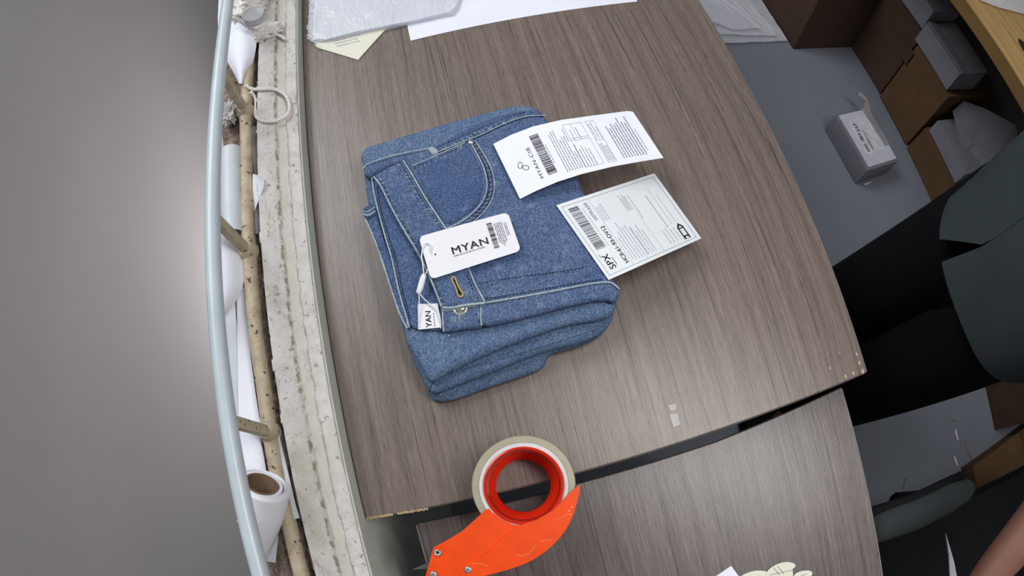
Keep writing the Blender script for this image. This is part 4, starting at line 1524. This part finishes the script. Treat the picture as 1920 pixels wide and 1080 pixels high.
# open white box with tilted lid
ob = empty('white_box', (1.56, 0.49, 0.139), 'open white cardboard box with a tilted lid, behind the shirt shoulder', 'box')
MB().box((1.555, 0.495, 0.171), (0.17, 0.19, 0.060), bev=0.001).build('box_body', M['white_box'], ob)
lidq = [atx(1786, 208, 1.53), atx(1803, 289, 1.53), atx(1825, 270, 1.58), atx(1807, 189, 1.58)]
v = lidq + [p + Vector((0.004, 0, -0.003)) for p in lidq]
obj('lid_flap', v, [[0, 1, 2, 3], [7, 6, 5, 4], [0, 4, 5, 1], [1, 5, 6, 2], [2, 6, 7, 3], [3, 7, 4, 0]], M['white_box'], ob)
lidq = [atx(1807, 189, 1.582), atx(1825, 270, 1.582), atx(1803, 290, 1.535), atx(1846, 316, 1.60), atx(1912, 312, 1.75), atx(1905, 235, 1.75), atx(1850, 205, 1.66)]
v = lidq + [p + Vector((0.003, 0, -0.004)) for p in lidq]
n = len(lidq)
obj('lid_flap', v, [list(range(n)), [n + i for i in range(n)][::-1]] + [[i, i + n, (i + 1) % n + n, (i + 1) % n] for i in range(n)], M['white_box'], ob)

# wrapped parcel on the floor
c = [at(1545, 243, 0.002), at(1603, 346, 0.002)]
u = (c[0] - c[1]).normalized()
w_ = Vector((-u.y, u.x, 0))
if w_.x < 0:
    w_ = -w_
Lp, Wp, Hp = (c[0] - c[1]).length, 0.155, 0.085
po = c[1]
pr = empty('wrapped_parcel', tuple(po + u * Lp / 2 + w_ * Wp / 2), 'white box wrapped in clear film with a shipping label, on the grey floor', 'parcel')
R3 = Matrix((u, w_, Vector((0, 0, 1)))).transposed()
mb = MB()
mb.box(po + u * Lp / 2 + w_ * Wp / 2 + Vector((0, 0, Hp / 2)), (Lp, Wp, Hp), R3, 0.006)
o = mb.build('film_wrapping', M['wrap'], pr)
auto_smooth(o, 40)
PX = lambda a, b, z: po + u * (a * Lp) + w_ * (b * Wp) + Vector((0, 0, z))
mb = MB()
top4 = [PX(0.05, 0.08, 0), PX(0.97, 0.08, 0), PX(0.97, 0.97, 0), PX(0.05, 0.97, 0)]
mb.prism([(p.x, p.y) for p in top4], Hp + 0.001, Hp + 0.0032)
mb.build('box_top', plain('pale_box_board', srgb(206, 205, 220), 0.6, 0.04), pr)
pgp = Page(lambda s, t: PX(lerp(0.24, 0.86, s), lerp(0.22, 0.80, t), Hp + 0.0018), 100, 80)
o = sheet_of(pgp, 'parcel_label', 2, 2, 0.0006, plain('parcel_label_paper', srgb(214, 214, 224), 0.6), pr)
mb = MB()
pgp.text(mb, '557', 62, 24, 17)
pgp.text(mb, '557', 63, 24.6, 17)
pgp.barcode(mb, 36, 8, 60, 20, 16, 71)
pgp.rows(mb, 8, 30, 66, 34, 2, 3, 72)
pgp.barcode(mb, 6, 8, 30, 18, 14, 73)
mb.build('printed_lettering', plain('faded_ink', srgb(70, 70, 80), 0.8), o)
mb = MB()
tape4 = [PX(0.30, 0.84, 0), PX(1.0, 0.80, 0), PX(1.02, 1.0, 0), PX(0.30, 1.0, 0)]
mb.prism([(p.x, p.y) for p in tape4], Hp + 0.0034, Hp + 0.0044)
mb.build('tape_strip', plain('grey_tape', srgb(150, 148, 152), 0.4), pr)
tl = [PX(1.0, 0.9, Hp), PX(1.10, 0.98, Hp + 0.012), PX(1.20, 0.86, Hp + 0.016), PX(1.27, 0.98, Hp + 0.012), PX(1.12, 1.10, Hp + 0.008), PX(0.86, 1.10, Hp - 0.02)]
v = tl + [p + Vector((0.0, 0.0, -0.0015)) for p in tl]
n = len(tl)
obj('tape_tail', v, [list(range(n)), [n + i for i in range(n)][::-1]] + [[i, i + n, (i + 1) % n + n, (i + 1) % n] for i in range(n)], plain('pinkish_tape', srgb(176, 162, 166), 0.5), pr)

# clear bags on the floor near the desk
fb = empty('plastic_bag', tuple(at(1420, 50, 0)), 'pile of flat clear plastic bags on the floor beside the brown carton', 'plastic bag')
for k, ol in enumerate(([(0.82, 1.085), (0.95, 1.066), (1.185, 1.062), (1.186, 1.20), (1.184, 1.5), (0.62, 1.5)], [(0.90, 1.10), (1.00, 1.085), (1.14, 1.078), (1.10, 1.3), (1.08, 1.5), (0.7, 1.5)], [(0.86, 1.18), (0.97, 1.10), (1.08, 1.10), (1.0, 1.42), (0.9, 1.5), (0.72, 1.42)])):
    z = 0.012 + 0.014 * k
    pts = [Vector((x, y, z)) for x, y in ol]
    rows = []
    n = len(pts)
    cc = sum(pts, Vector()) / n
    v, f = [], []
    NR = 8
    dense = []
    for i in range(n):
        for q_ in range(5):
            dense.append(pts[i].lerp(pts[(i + 1) % n], q_ / 5))
    n = len(dense)
    for j in range(NR):
        for p in dense:
            q_ = p.lerp(cc, j / NR)
            q_.z = z + 0.006 * noise.noise(Vector((q_.x * 18, q_.y * 18, k * 3.0))) + 0.003 * noise.noise(Vector((q_.x * 50, q_.y * 40, k)))
            v.append(q_)
    v.append(cc)
    for j in range(NR - 1):
        for i in range(n):
            f.append([j * n + i, j * n + (i + 1) % n, (j + 1) * n + (i + 1) % n, (j + 1) * n + i])
    f += [[(NR - 1) * n + i, (NR - 1) * n + (i + 1) % n, NR * n] for i in range(n)]
    obj('bag_film', v, f, M['plastic'], fb, False)

# pine table top at the far right
pt_ = empty('pine_table', (1.5, 0.4, 0), 'yellow pine table in the top corner above the boxes', 'table')
e0, e1 = at(1812, 0, TT), at(1920, 160, TT)
dirv = (e1 - e0).normalized()
b0, b1 = e0 - dirv * 0.85, e0 + dirv * 0.62
far = Vector((-dirv.y, dirv.x, 0))
if far.x < 0:
    far = -far
pp = [b0, b1, b1 + far * 0.73, b0 + far * 0.73]
MB().prism([(p.x, p.y) for p in pp], TT - 0.004, TT).build('tabletop', M['pine'], pt_)
pq = [b0 + far * 0.001, b1 + far * 0.001, b1 + far * 0.025, b0 + far * 0.025]
MB().prism([(p.x, p.y) for p in pq], TT - 0.045, TT - 0.004).build('front_rail', plain('pine_rail', srgb(112, 86, 46), 0.6, 0.05, 12), pt_)
hp = at(1925, 95, TT)
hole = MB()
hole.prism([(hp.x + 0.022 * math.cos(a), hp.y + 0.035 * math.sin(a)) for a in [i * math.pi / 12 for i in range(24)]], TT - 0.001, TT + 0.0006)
hole.build('cable_hole', M['black_hole'], pt_)  # flat dark disc, the hole's shade painted on the top
for p in (b1 + far * .68, b0 + far * .69, b1 + far * 0.05):
    MB().box((p.x, p.y, (TT - 0.045) / 2), (0.04, 0.04, TT - 0.045), bev=0.003).build('leg', M['pine'], pt_)
pts = [(1835, 0), (1870, 14), (1920, 26), (1990, 20), (1990, -40), (1820, -40)]
P = [at(x, y, TT + 0.006) for x, y in pts]
cc = sum(P, Vector()) / len(P)
v, f = [], []
n = len(P)
for j in range(6):
    for p in P:
        q_ = p.lerp(cc, j / 6)
        q_.z = TT + 0.006 + 0.004 * noise.noise(Vector((q_.x * 30, q_.y * 30, 0)))
        v.append(q_)
v.append(cc)
for j in range(5):
    for i in range(n):
        f.append([j * n + i, j * n + (i + 1) % n, (j + 1) * n + (i + 1) % n, (j + 1) * n + i])
f += [[5 * n + i, 5 * n + (i + 1) % n, 6 * n] for i in range(n)]
tag(obj('plastic_bag', v, f, M['plastic'], None, False), 'clear plastic bag lying on the yellow pine table', 'plastic bag')

# cartons at the lower right, under the person's side
carton('carton', 1.22, 1.75, -0.56, -0.40, 0.0005, 0.06, M['carton'], 'low flat brown carton on the floor behind the office chair')
carton('carton', 1.42, 1.75, -0.36, -0.16, 0.0005, 0.25, M['carton_dark'], 'dark brown carton on the floor behind the person')

# bits on the floor
def stick(p, q_, r, mat, name, label, cat):
    tag(MB().tube([at(p[0], p[1], r), at(q_[0], q_[1], r)], r, 6).build(name, M[mat], None, True), label, cat)


stick((1791, 806), (1796, 826), 0.004, 'card', 'foam_bit', 'white foam bit on the floor nearer the person', 'foam')
stick((1789, 856), (1795, 874), 0.004, 'card', 'foam_bit', 'white foam bit on the floor nearer the office chair', 'foam')
stick((1699, 896), (1694, 917), 0.002, 'straw', 'straw_bit', 'tan straw bit on the floor beside the lower desk', 'straw')
stick((1779, 788), (1792, 789), 0.002, 'straw', 'straw_bit', 'thin brown straw bit on the floor close to the black trousers', 'straw')
stick((1807, 824), (1822, 862), 0.0015, 'straw', 'straw_bit', 'long thin brown straw on the floor past the foam bits', 'straw')
stick((1621, 346), (1634, 341), 0.003, 'card', 'foam_bit', 'white foam bit on the floor touching the wrapped parcel', 'foam')
stick((1583, 188), (1585, 191), 0.002, 'straw', 'crumb', 'tiny tan crumb on the floor beyond the wrapped parcel', 'crumb')
stick((1539, 155), (1542, 158), 0.0015, 'straw', 'crumb', 'tiny tan crumb on the open floor between desk and carton', 'crumb')

# ------------------------------------------------------------------ person standing at the desk


def skin_mesh(name, joints, bones, mat, parent, sub=2):
    """joints: {key: (pos, radius or (rx, ry))}"""
    keys = list(joints)
    me = bpy.data.meshes.new(name)
    me.from_pydata([joints[k][0] for k in keys], [(keys.index(a), keys.index(b)) for a, b in bones], [])
    o = bpy.data.objects.new(name, me)
    COL.objects.link(o)
    o.modifiers.new('skin', 'SKIN')
    o.modifiers['skin'].use_smooth_shade = True
    o.modifiers['skin'].branch_smoothing = 0.4
    sv = me.skin_vertices[0].data if me.skin_vertices else None
    if sv is None:
        bm = bmesh.new()
        bm.from_mesh(me)
        bm.verts.layers.skin.verify()
        bm.to_mesh(me)
        bm.free()
        sv = me.skin_vertices[0].data
    for i, k in enumerate(keys):
        r_ = joints[k][1]
        sv[i].radius = r_ if isinstance(r_, tuple) else (r_, r_)
        sv[i].use_root = (i == 0)
    s = o.modifiers.new('sub', 'SUBSURF')
    s.levels = s.render_levels = sub
    bpy.context.view_layer.update()
    dg = bpy.context.evaluated_depsgraph_get()
    m2 = bpy.data.meshes.new_from_object(o.evaluated_get(dg))
    bpy.data.objects.remove(o)
    m2.name = name
    m2.materials.clear()
    m2.materials.append(mat)
    m2.polygons.foreach_set('use_smooth', [True] * len(m2.polygons))
    o = bpy.data.objects.new(name, m2)
    COL.objects.link(o)
    setp(o, parent)
    return o


PXc, PYc = 0.685, 0.045
pe = empty('person', (PXc, PYc, 0), 'person standing at the desk in black trousers and dark slate shirt', 'person')
J = {
    'pelvis': ((PXc, PYc, 0.86), (0.095, 0.075)),
    'belly': ((PXc + .005, PYc, 1.00), (0.10, 0.08)),
    'chest': ((PXc + .01, PYc, 1.20), (0.13, 0.095)),
    'neckb': ((PXc + .01, PYc, 1.35), 0.06),
    'neck': ((PXc - .005, PYc, 1.41), 0.05),
    'jaw': ((PXc - .03, PYc, 1.46), 0.062),
    'head': ((PXc - .02, PYc, 1.54), 0.083),
    'crown': ((PXc - .01, PYc, 1.61), 0.055),
    'nose': ((PXc - .108, PYc, 1.505), 0.010),
    'shl': ((PXc + .01, PYc - .155, 1.31), 0.055), 'shr': ((PXc + .01, PYc + .155, 1.31), 0.055),
    'ell': ((0.715, -0.195, 1.03), 0.042), 'elr': ((0.80, 0.27, 1.10), 0.042),
    'fal': ((0.592, -0.248, 0.895), 0.042), 'wrl': ((0.488, -0.310, 0.835), 0.031), 'hal': ((0.442, -0.350, 0.815), (0.034, 0.016)),
    'far': ((0.70, 0.22, 1.16), 0.036), 'wrr': ((0.60, 0.14, 1.22), 0.025), 'har': ((0.565, 0.115, 1.25), (0.032, 0.016)),
    'hipl': ((PXc, PYc - .065, 0.80), 0.075), 'hipr': ((PXc, PYc + .085, 0.80), 0.075),
    'knl': ((PXc - .01, PYc - .08, 0.46), 0.055), 'knr': ((PXc - .01, PYc + .08, 0.46), 0.055),
    'anl': ((PXc + .02, PYc - .085, 0.07), 0.038), 'anr': ((PXc + .02, PYc + .085, 0.07), 0.038),
    'fol': ((PXc - .10, PYc - .09, 0.035), 0.034), 'for': ((PXc - .10, PYc + .09, 0.035), 0.034),
}
B = [('pelvis', 'belly'), ('belly', 'chest'), ('chest', 'neckb'), ('neckb', 'neck'), ('neck', 'jaw'), ('jaw', 'head'), ('head', 'crown'), ('head', 'nose'),
     ('chest', 'shl'), ('chest', 'shr'), ('shl', 'ell'), ('ell', 'fal'), ('fal', 'wrl'), ('wrl', 'hal'), ('shr', 'elr'), ('elr', 'far'), ('far', 'wrr'), ('wrr', 'har'),
     ('pelvis', 'hipl'), ('pelvis', 'hipr'), ('hipl', 'knl'), ('hipr', 'knr'), ('knl', 'anl'), ('knr', 'anr'), ('anl', 'fol'), ('anr', 'for')]
for side, hk, fwd, acr in (('l', 'hal', Vector((-.62, -.70, -.28)), Vector((.45, -.85, .1))), ('r', 'har', Vector((-.7, -.45, .55)), Vector((.3, .5, .8)))):
    h = Vector(J[hk][0])
    fwd.normalize()
    acr.normalize()
    for fi, (off, ln) in enumerate(((-.026, .066), (-.009, .076), (.009, .070), (.025, .054))):
        b = h + acr * off + fwd * 0.030
        J['f%s%da' % (side, fi)] = (tuple(b), 0.0095)
        J['f%s%db' % (side, fi)] = (tuple(b + fwd * ln * .5 + Vector((0, 0, -.006))), 0.0085)
        J['f%s%dc' % (side, fi)] = (tuple(b + fwd * ln * .9 + Vector((.008, .004, -.02))), 0.0070)
        B += [(hk, 'f%s%da' % (side, fi)), ('f%s%da' % (side, fi), 'f%s%db' % (side, fi)), ('f%s%db' % (side, fi), 'f%s%dc' % (side, fi))]
    tb = h - acr * 0.032 + fwd * 0.0
    J['t%sa' % side] = (tuple(tb), 0.011)
    J['t%sb' % side] = (tuple(tb - acr * 0.018 + fwd * 0.03), 0.0085)
    B += [(hk, 't%sa' % side), ('t%sa' % side, 't%sb' % side)]
skin_mesh('body', J, B, M['skin'], pe)


def ring_loft(rings, seg, mat, name, parent, a0=0.0, gap=None, th=0.0025):
    rows = []
    for k, (cx_, cy_, z, rx, ry, sq) in enumerate(rings):
        g = gap[k] if gap else 0.0
        row = []
        for i in range(seg + 1):
            aa = a0[k] if isinstance(a0, list) else a0
            a = math.pi + aa + g + (2 * math.pi - 2 * g) * i / seg
            c_, s_ = math.cos(a), math.sin(a)
            e_ = 2 / sq
            x = cx_ + rx * math.copysign(abs(c_) ** e_, c_)
            y = cy_ + ry * math.copysign(abs(s_) ** e_, s_)
            wv = 0.004 * noise.noise(Vector((a * 2.2, z * 9, 3)))
            row.append(Vector((x + wv * c_, y + wv * s_, z)))
        rows.append(row)
    return grid_sheet(name, rows, th, mat, parent)


# trousers: seat and two wide legs
tr_ = MB()
for sgn in (-1, 1):
    P, R = [], []
    for k in range(13):
        t_ = k / 12
        z = lerp(0.93, 0.05, t_)
        P.append((lerp(PXc + 0.005, PXc + 0.02, t_) - 0.012 * math.sin(math.pi * t_), lerp(0.035, 0.066, t_) + sgn * lerp(0.052, 0.092, t_), z))
        R.append(lerp(0.085, 0.078, t_) * (0.97 if k == 0 else 1))
    tr_.tube(P, R, 28, True, (1, 0, 0), 1.12)
tr_.tube([(PXc + .003, PYc - .012, 0.985), (PXc + .003, PYc - .012, 0.90), (PXc + .005, PYc - .008, 0.80), (PXc + .005, PYc, 0.70)], [0.120, 0.127, 0.125, 0.10], 32, True, (1, 0, 0), 0.72)
tr_.build('trousers', M['trouser'], pe, True)
# shirt
zh = [0.815, 0.835, 0.855, 0.875, 0.895, 0.92, 0.97, 1.05, 1.15, 1.25, 1.31, 1.345, 1.365]
rings = []
for z in zh:
    k = (z - 0.815) / 0.5
    rx = lerp(0.150, 0.135, min(1, k * 2)) if z < 1.25 else lerp(0.13, 0.065, (z - 1.25) / 0.115)
    ry = 0.142 if z < 1.25 else lerp(0.160, 0.07, ((z - 1.25) / 0.115) ** 1.5)
    rings.append((PXc + 0.012, PYc - 0.016, z, rx, ry, 2.3))
gp = [max(0.0, 0.11 * (1 - (z - 0.815) / 0.085)) + 0.0005 for z in zh]
ring_loft(rings, 64, M['shirt'], 'shirt', pe, [lerp(-0.44, -0.24, min(1, (z - 0.815) / 0.085)) for z in zh], gp)
for sy, ek in ((-1, 'ell'), (1, 'elr')):
    s_ = Vector((PXc + .012, PYc + sy * .145, 1.30))
    e_ = Vector(J[ek][0])
    MB().tube([s_, s_.lerp(e_, .3), s_.lerp(e_, .65), s_.lerp(e_, .85)], [0.070, 0.066, 0.060, 0.060], 20, True).build('shirt_sleeve', M['shirt'], pe, True)
hm = bmesh.new()
bmesh.ops.create_uvsphere(hm, u_segments=28, v_segments=18, radius=0.098)
for v in list(hm.verts):
    v.co = Vector((v.co.x * 1.02 + PXc - 0.002, v.co.y * 0.92 + PYc, v.co.z * 1.08 + 1.565))
bmesh.ops.delete(hm, geom=[v for v in hm.verts if v.co.x < PXc - 0.055 and v.co.z < 1.60 or v.co.z < 1.45], context='VERTS')
me = bpy.data.meshes.new('hair')
hm.to_mesh(me)
hm.free()
me.materials.append(M['hair'])
me.polygons.foreach_set('use_smooth', [True] * len(me.polygons))
ho = bpy.data.objects.new('hair', me)
COL.objects.link(ho)
setp(ho, pe)
for sy in (-1, 1):
    MB().lathe((PXc - 0.098, PYc + sy * 0.03, 1.54), [(0, 0.004), (0.006, 0.003), (0.009, 0)], 12, Matrix.Rotation(-math.pi / 2, 3, 'Y')).build('eye', M['card'], pe, True)
    MB().lathe((PXc - 0.101, PYc + sy * 0.03, 1.54), [(0, 0.003), (0.0035, 0.002), (0.0045, 0)], 12, Matrix.Rotation(-math.pi / 2, 3, 'Y')).build('iris', M['hair'], pe, True)
    MB().tube([(PXc - .01, PYc + sy * .082, 1.50), (PXc + .005, PYc + sy * .094, 1.53), (PXc, PYc + sy * .088, 1.56)], 0.012, 8).build('ear', M['skin'], pe, True)
MB().tube([(PXc - .086, PYc - .022, 1.462), (PXc - .094, PYc, 1.460), (PXc - .086, PYc + .022, 1.462)], 0.006, 8).build('mouth', plain('lips', srgb(140, 84, 76), 0.5), pe, True)
for sgn in (-1, 1):
    MB().box((PXc - 0.035, PYc + sgn * 0.09, 0.028), (0.25, 0.095, 0.052), bev=0.02).build('shoe', M['black_plastic'], pe)

# ------------------------------------------------------------------ office chair
CX, CY, CA = 0.78, -0.585, math.radians(-9)
oc = empty('office_chair', (CX, CY, 0), 'black office chair with dark teal armrest pad beside the lower desk', 'chair')
RZm = Matrix.Rotation(CA, 3, 'Z')
Lc = lambda x, y, z: Vector((CX, CY, 0)) + RZm @ Vector((x, y, z))
mb = MB().box(Lc(0.03, 0, 0.445), (0.62, 0.52, 0.07), RZm, 0.025)
auto_smooth(mb.build('seat', M['black_plastic'], oc), 40)
# mesh back
mb = MB()
rb = RZm @ Matrix.Rotation(0.18, 3, 'Y')
mb.box(Lc(0.36, 0.235, 0.80), (0.03, 0.03, 0.56), rb, 0.006)
mb.box(Lc(0.36, -0.235, 0.80), (0.03, 0.03, 0.56), rb, 0.006)
mb.box(Lc(0.41, 0, 1.06), (0.03, 0.48, 0.03), rb, 0.006)
mb.box(Lc(0.31, 0, 0.54), (0.03, 0.48, 0.03), rb, 0.006)
mb.build('back_frame', M['black_plastic'], oc)
mb = MB()
for k in range(44):
    y = lerp(-0.22, 0.22, k / 43)
    mb.tube([Lc(0.31, y, 0.55), Lc(0.355, y, 0.80), Lc(0.405, y, 1.05)], 0.0018, 4, False)
for k in range(44):
    t_ = k / 43
    mb.tube([Lc(lerp(0.312, 0.405, t_), -0.22, lerp(0.55, 1.05, t_)), Lc(lerp(0.312, 0.405, t_), 0.22, lerp(0.55, 1.05, t_))], 0.0018, 4, False)
mesh_ = mb.build('back_mesh', M['black_plastic'], oc)
for sy in (1, -1):
    ol = []
    if sy == 1:
        P = [at(1632, 996, 0.652), at(1665, 984, 0.652), at(1720, 965, 0.652), at(1780, 935, 0.652), at(1815, 918, 0.652), at(1828, 914, 0.652)]
    else:
        P = [Lc(x, -0.33, 0.652) for x in (-0.24, -0.19, -0.12, -0.05, 0.0, 0.02)]
    ar = MB().tube(P, [0.020, 0.0225, 0.0235, 0.0235, 0.018, 0.006], 18, True, (0, 0, 1), 0.5)
    o = ar.build('armrest', M['chair_pad'], oc, True)
    sup = MB()
    q_ = [p + Vector((0.0, 0.012 * sy, -0.016)) for p in P[:-1]]
    sup.tube(q_, 0.020, 12, True, (0, 0, 1), 0.45)
    m_ = P[3]
    e_ = Lc(0.0, sy * 0.22, 0.43)
    sup.tube([m_ + Vector((0, 0, -.02)), Vector((m_.x, m_.y, 0.50)), e_], 0.018, 10)
    sup.build('armrest_support', M['black_plastic'], oc, True)
mb = MB().tube([Lc(0.03, 0, 0.10), Lc(0.03, 0, 0.41)], 0.03, 16)
mb.build('gas_column', M['black_plastic'], oc, True)
for k in range(5):
    a = 2 * math.pi * k / 5 + math.radians(54 + 9)
    e_ = Lc(0.03 + 0.21 * math.cos(a), 0.21 * math.sin(a), 0.065)
    MB().tube([Lc(0.03, 0, 0.10), e_], [0.026, 0.014], 10).build('base_leg', M['black_plastic'], oc, True)
    MB().lathe(e_ + Vector((0, 0, -0.0345)), [(0, -0.011), (0.026, -0.011), (0.030, -0.006), (0.030, 0.006), (0.026, 0.011), (0, 0.011)], 20, RZm @ Matrix.Rotation(a, 3, 'Z') @ Matrix.Rotation(math.pi / 2, 3, 'X')).build('caster', M['black_plastic'], oc, True)
sp = [at(1774, 1000, 0.485), at(1780, 1040, 0.485), at(1783, 1095, 0.485), at(1797, 1095, 0.485), at(1790, 1055, 0.485)]  # added piece imitating floor visible through a gap in the chair
tag(MB().prism([(p.x, p.y) for p in sp], 0.4805, 0.484).build('floor_gap_sliver', M['grey_paper']), 'pointed pale grey plastic sliver lying on the black chair seat', 'plastic')
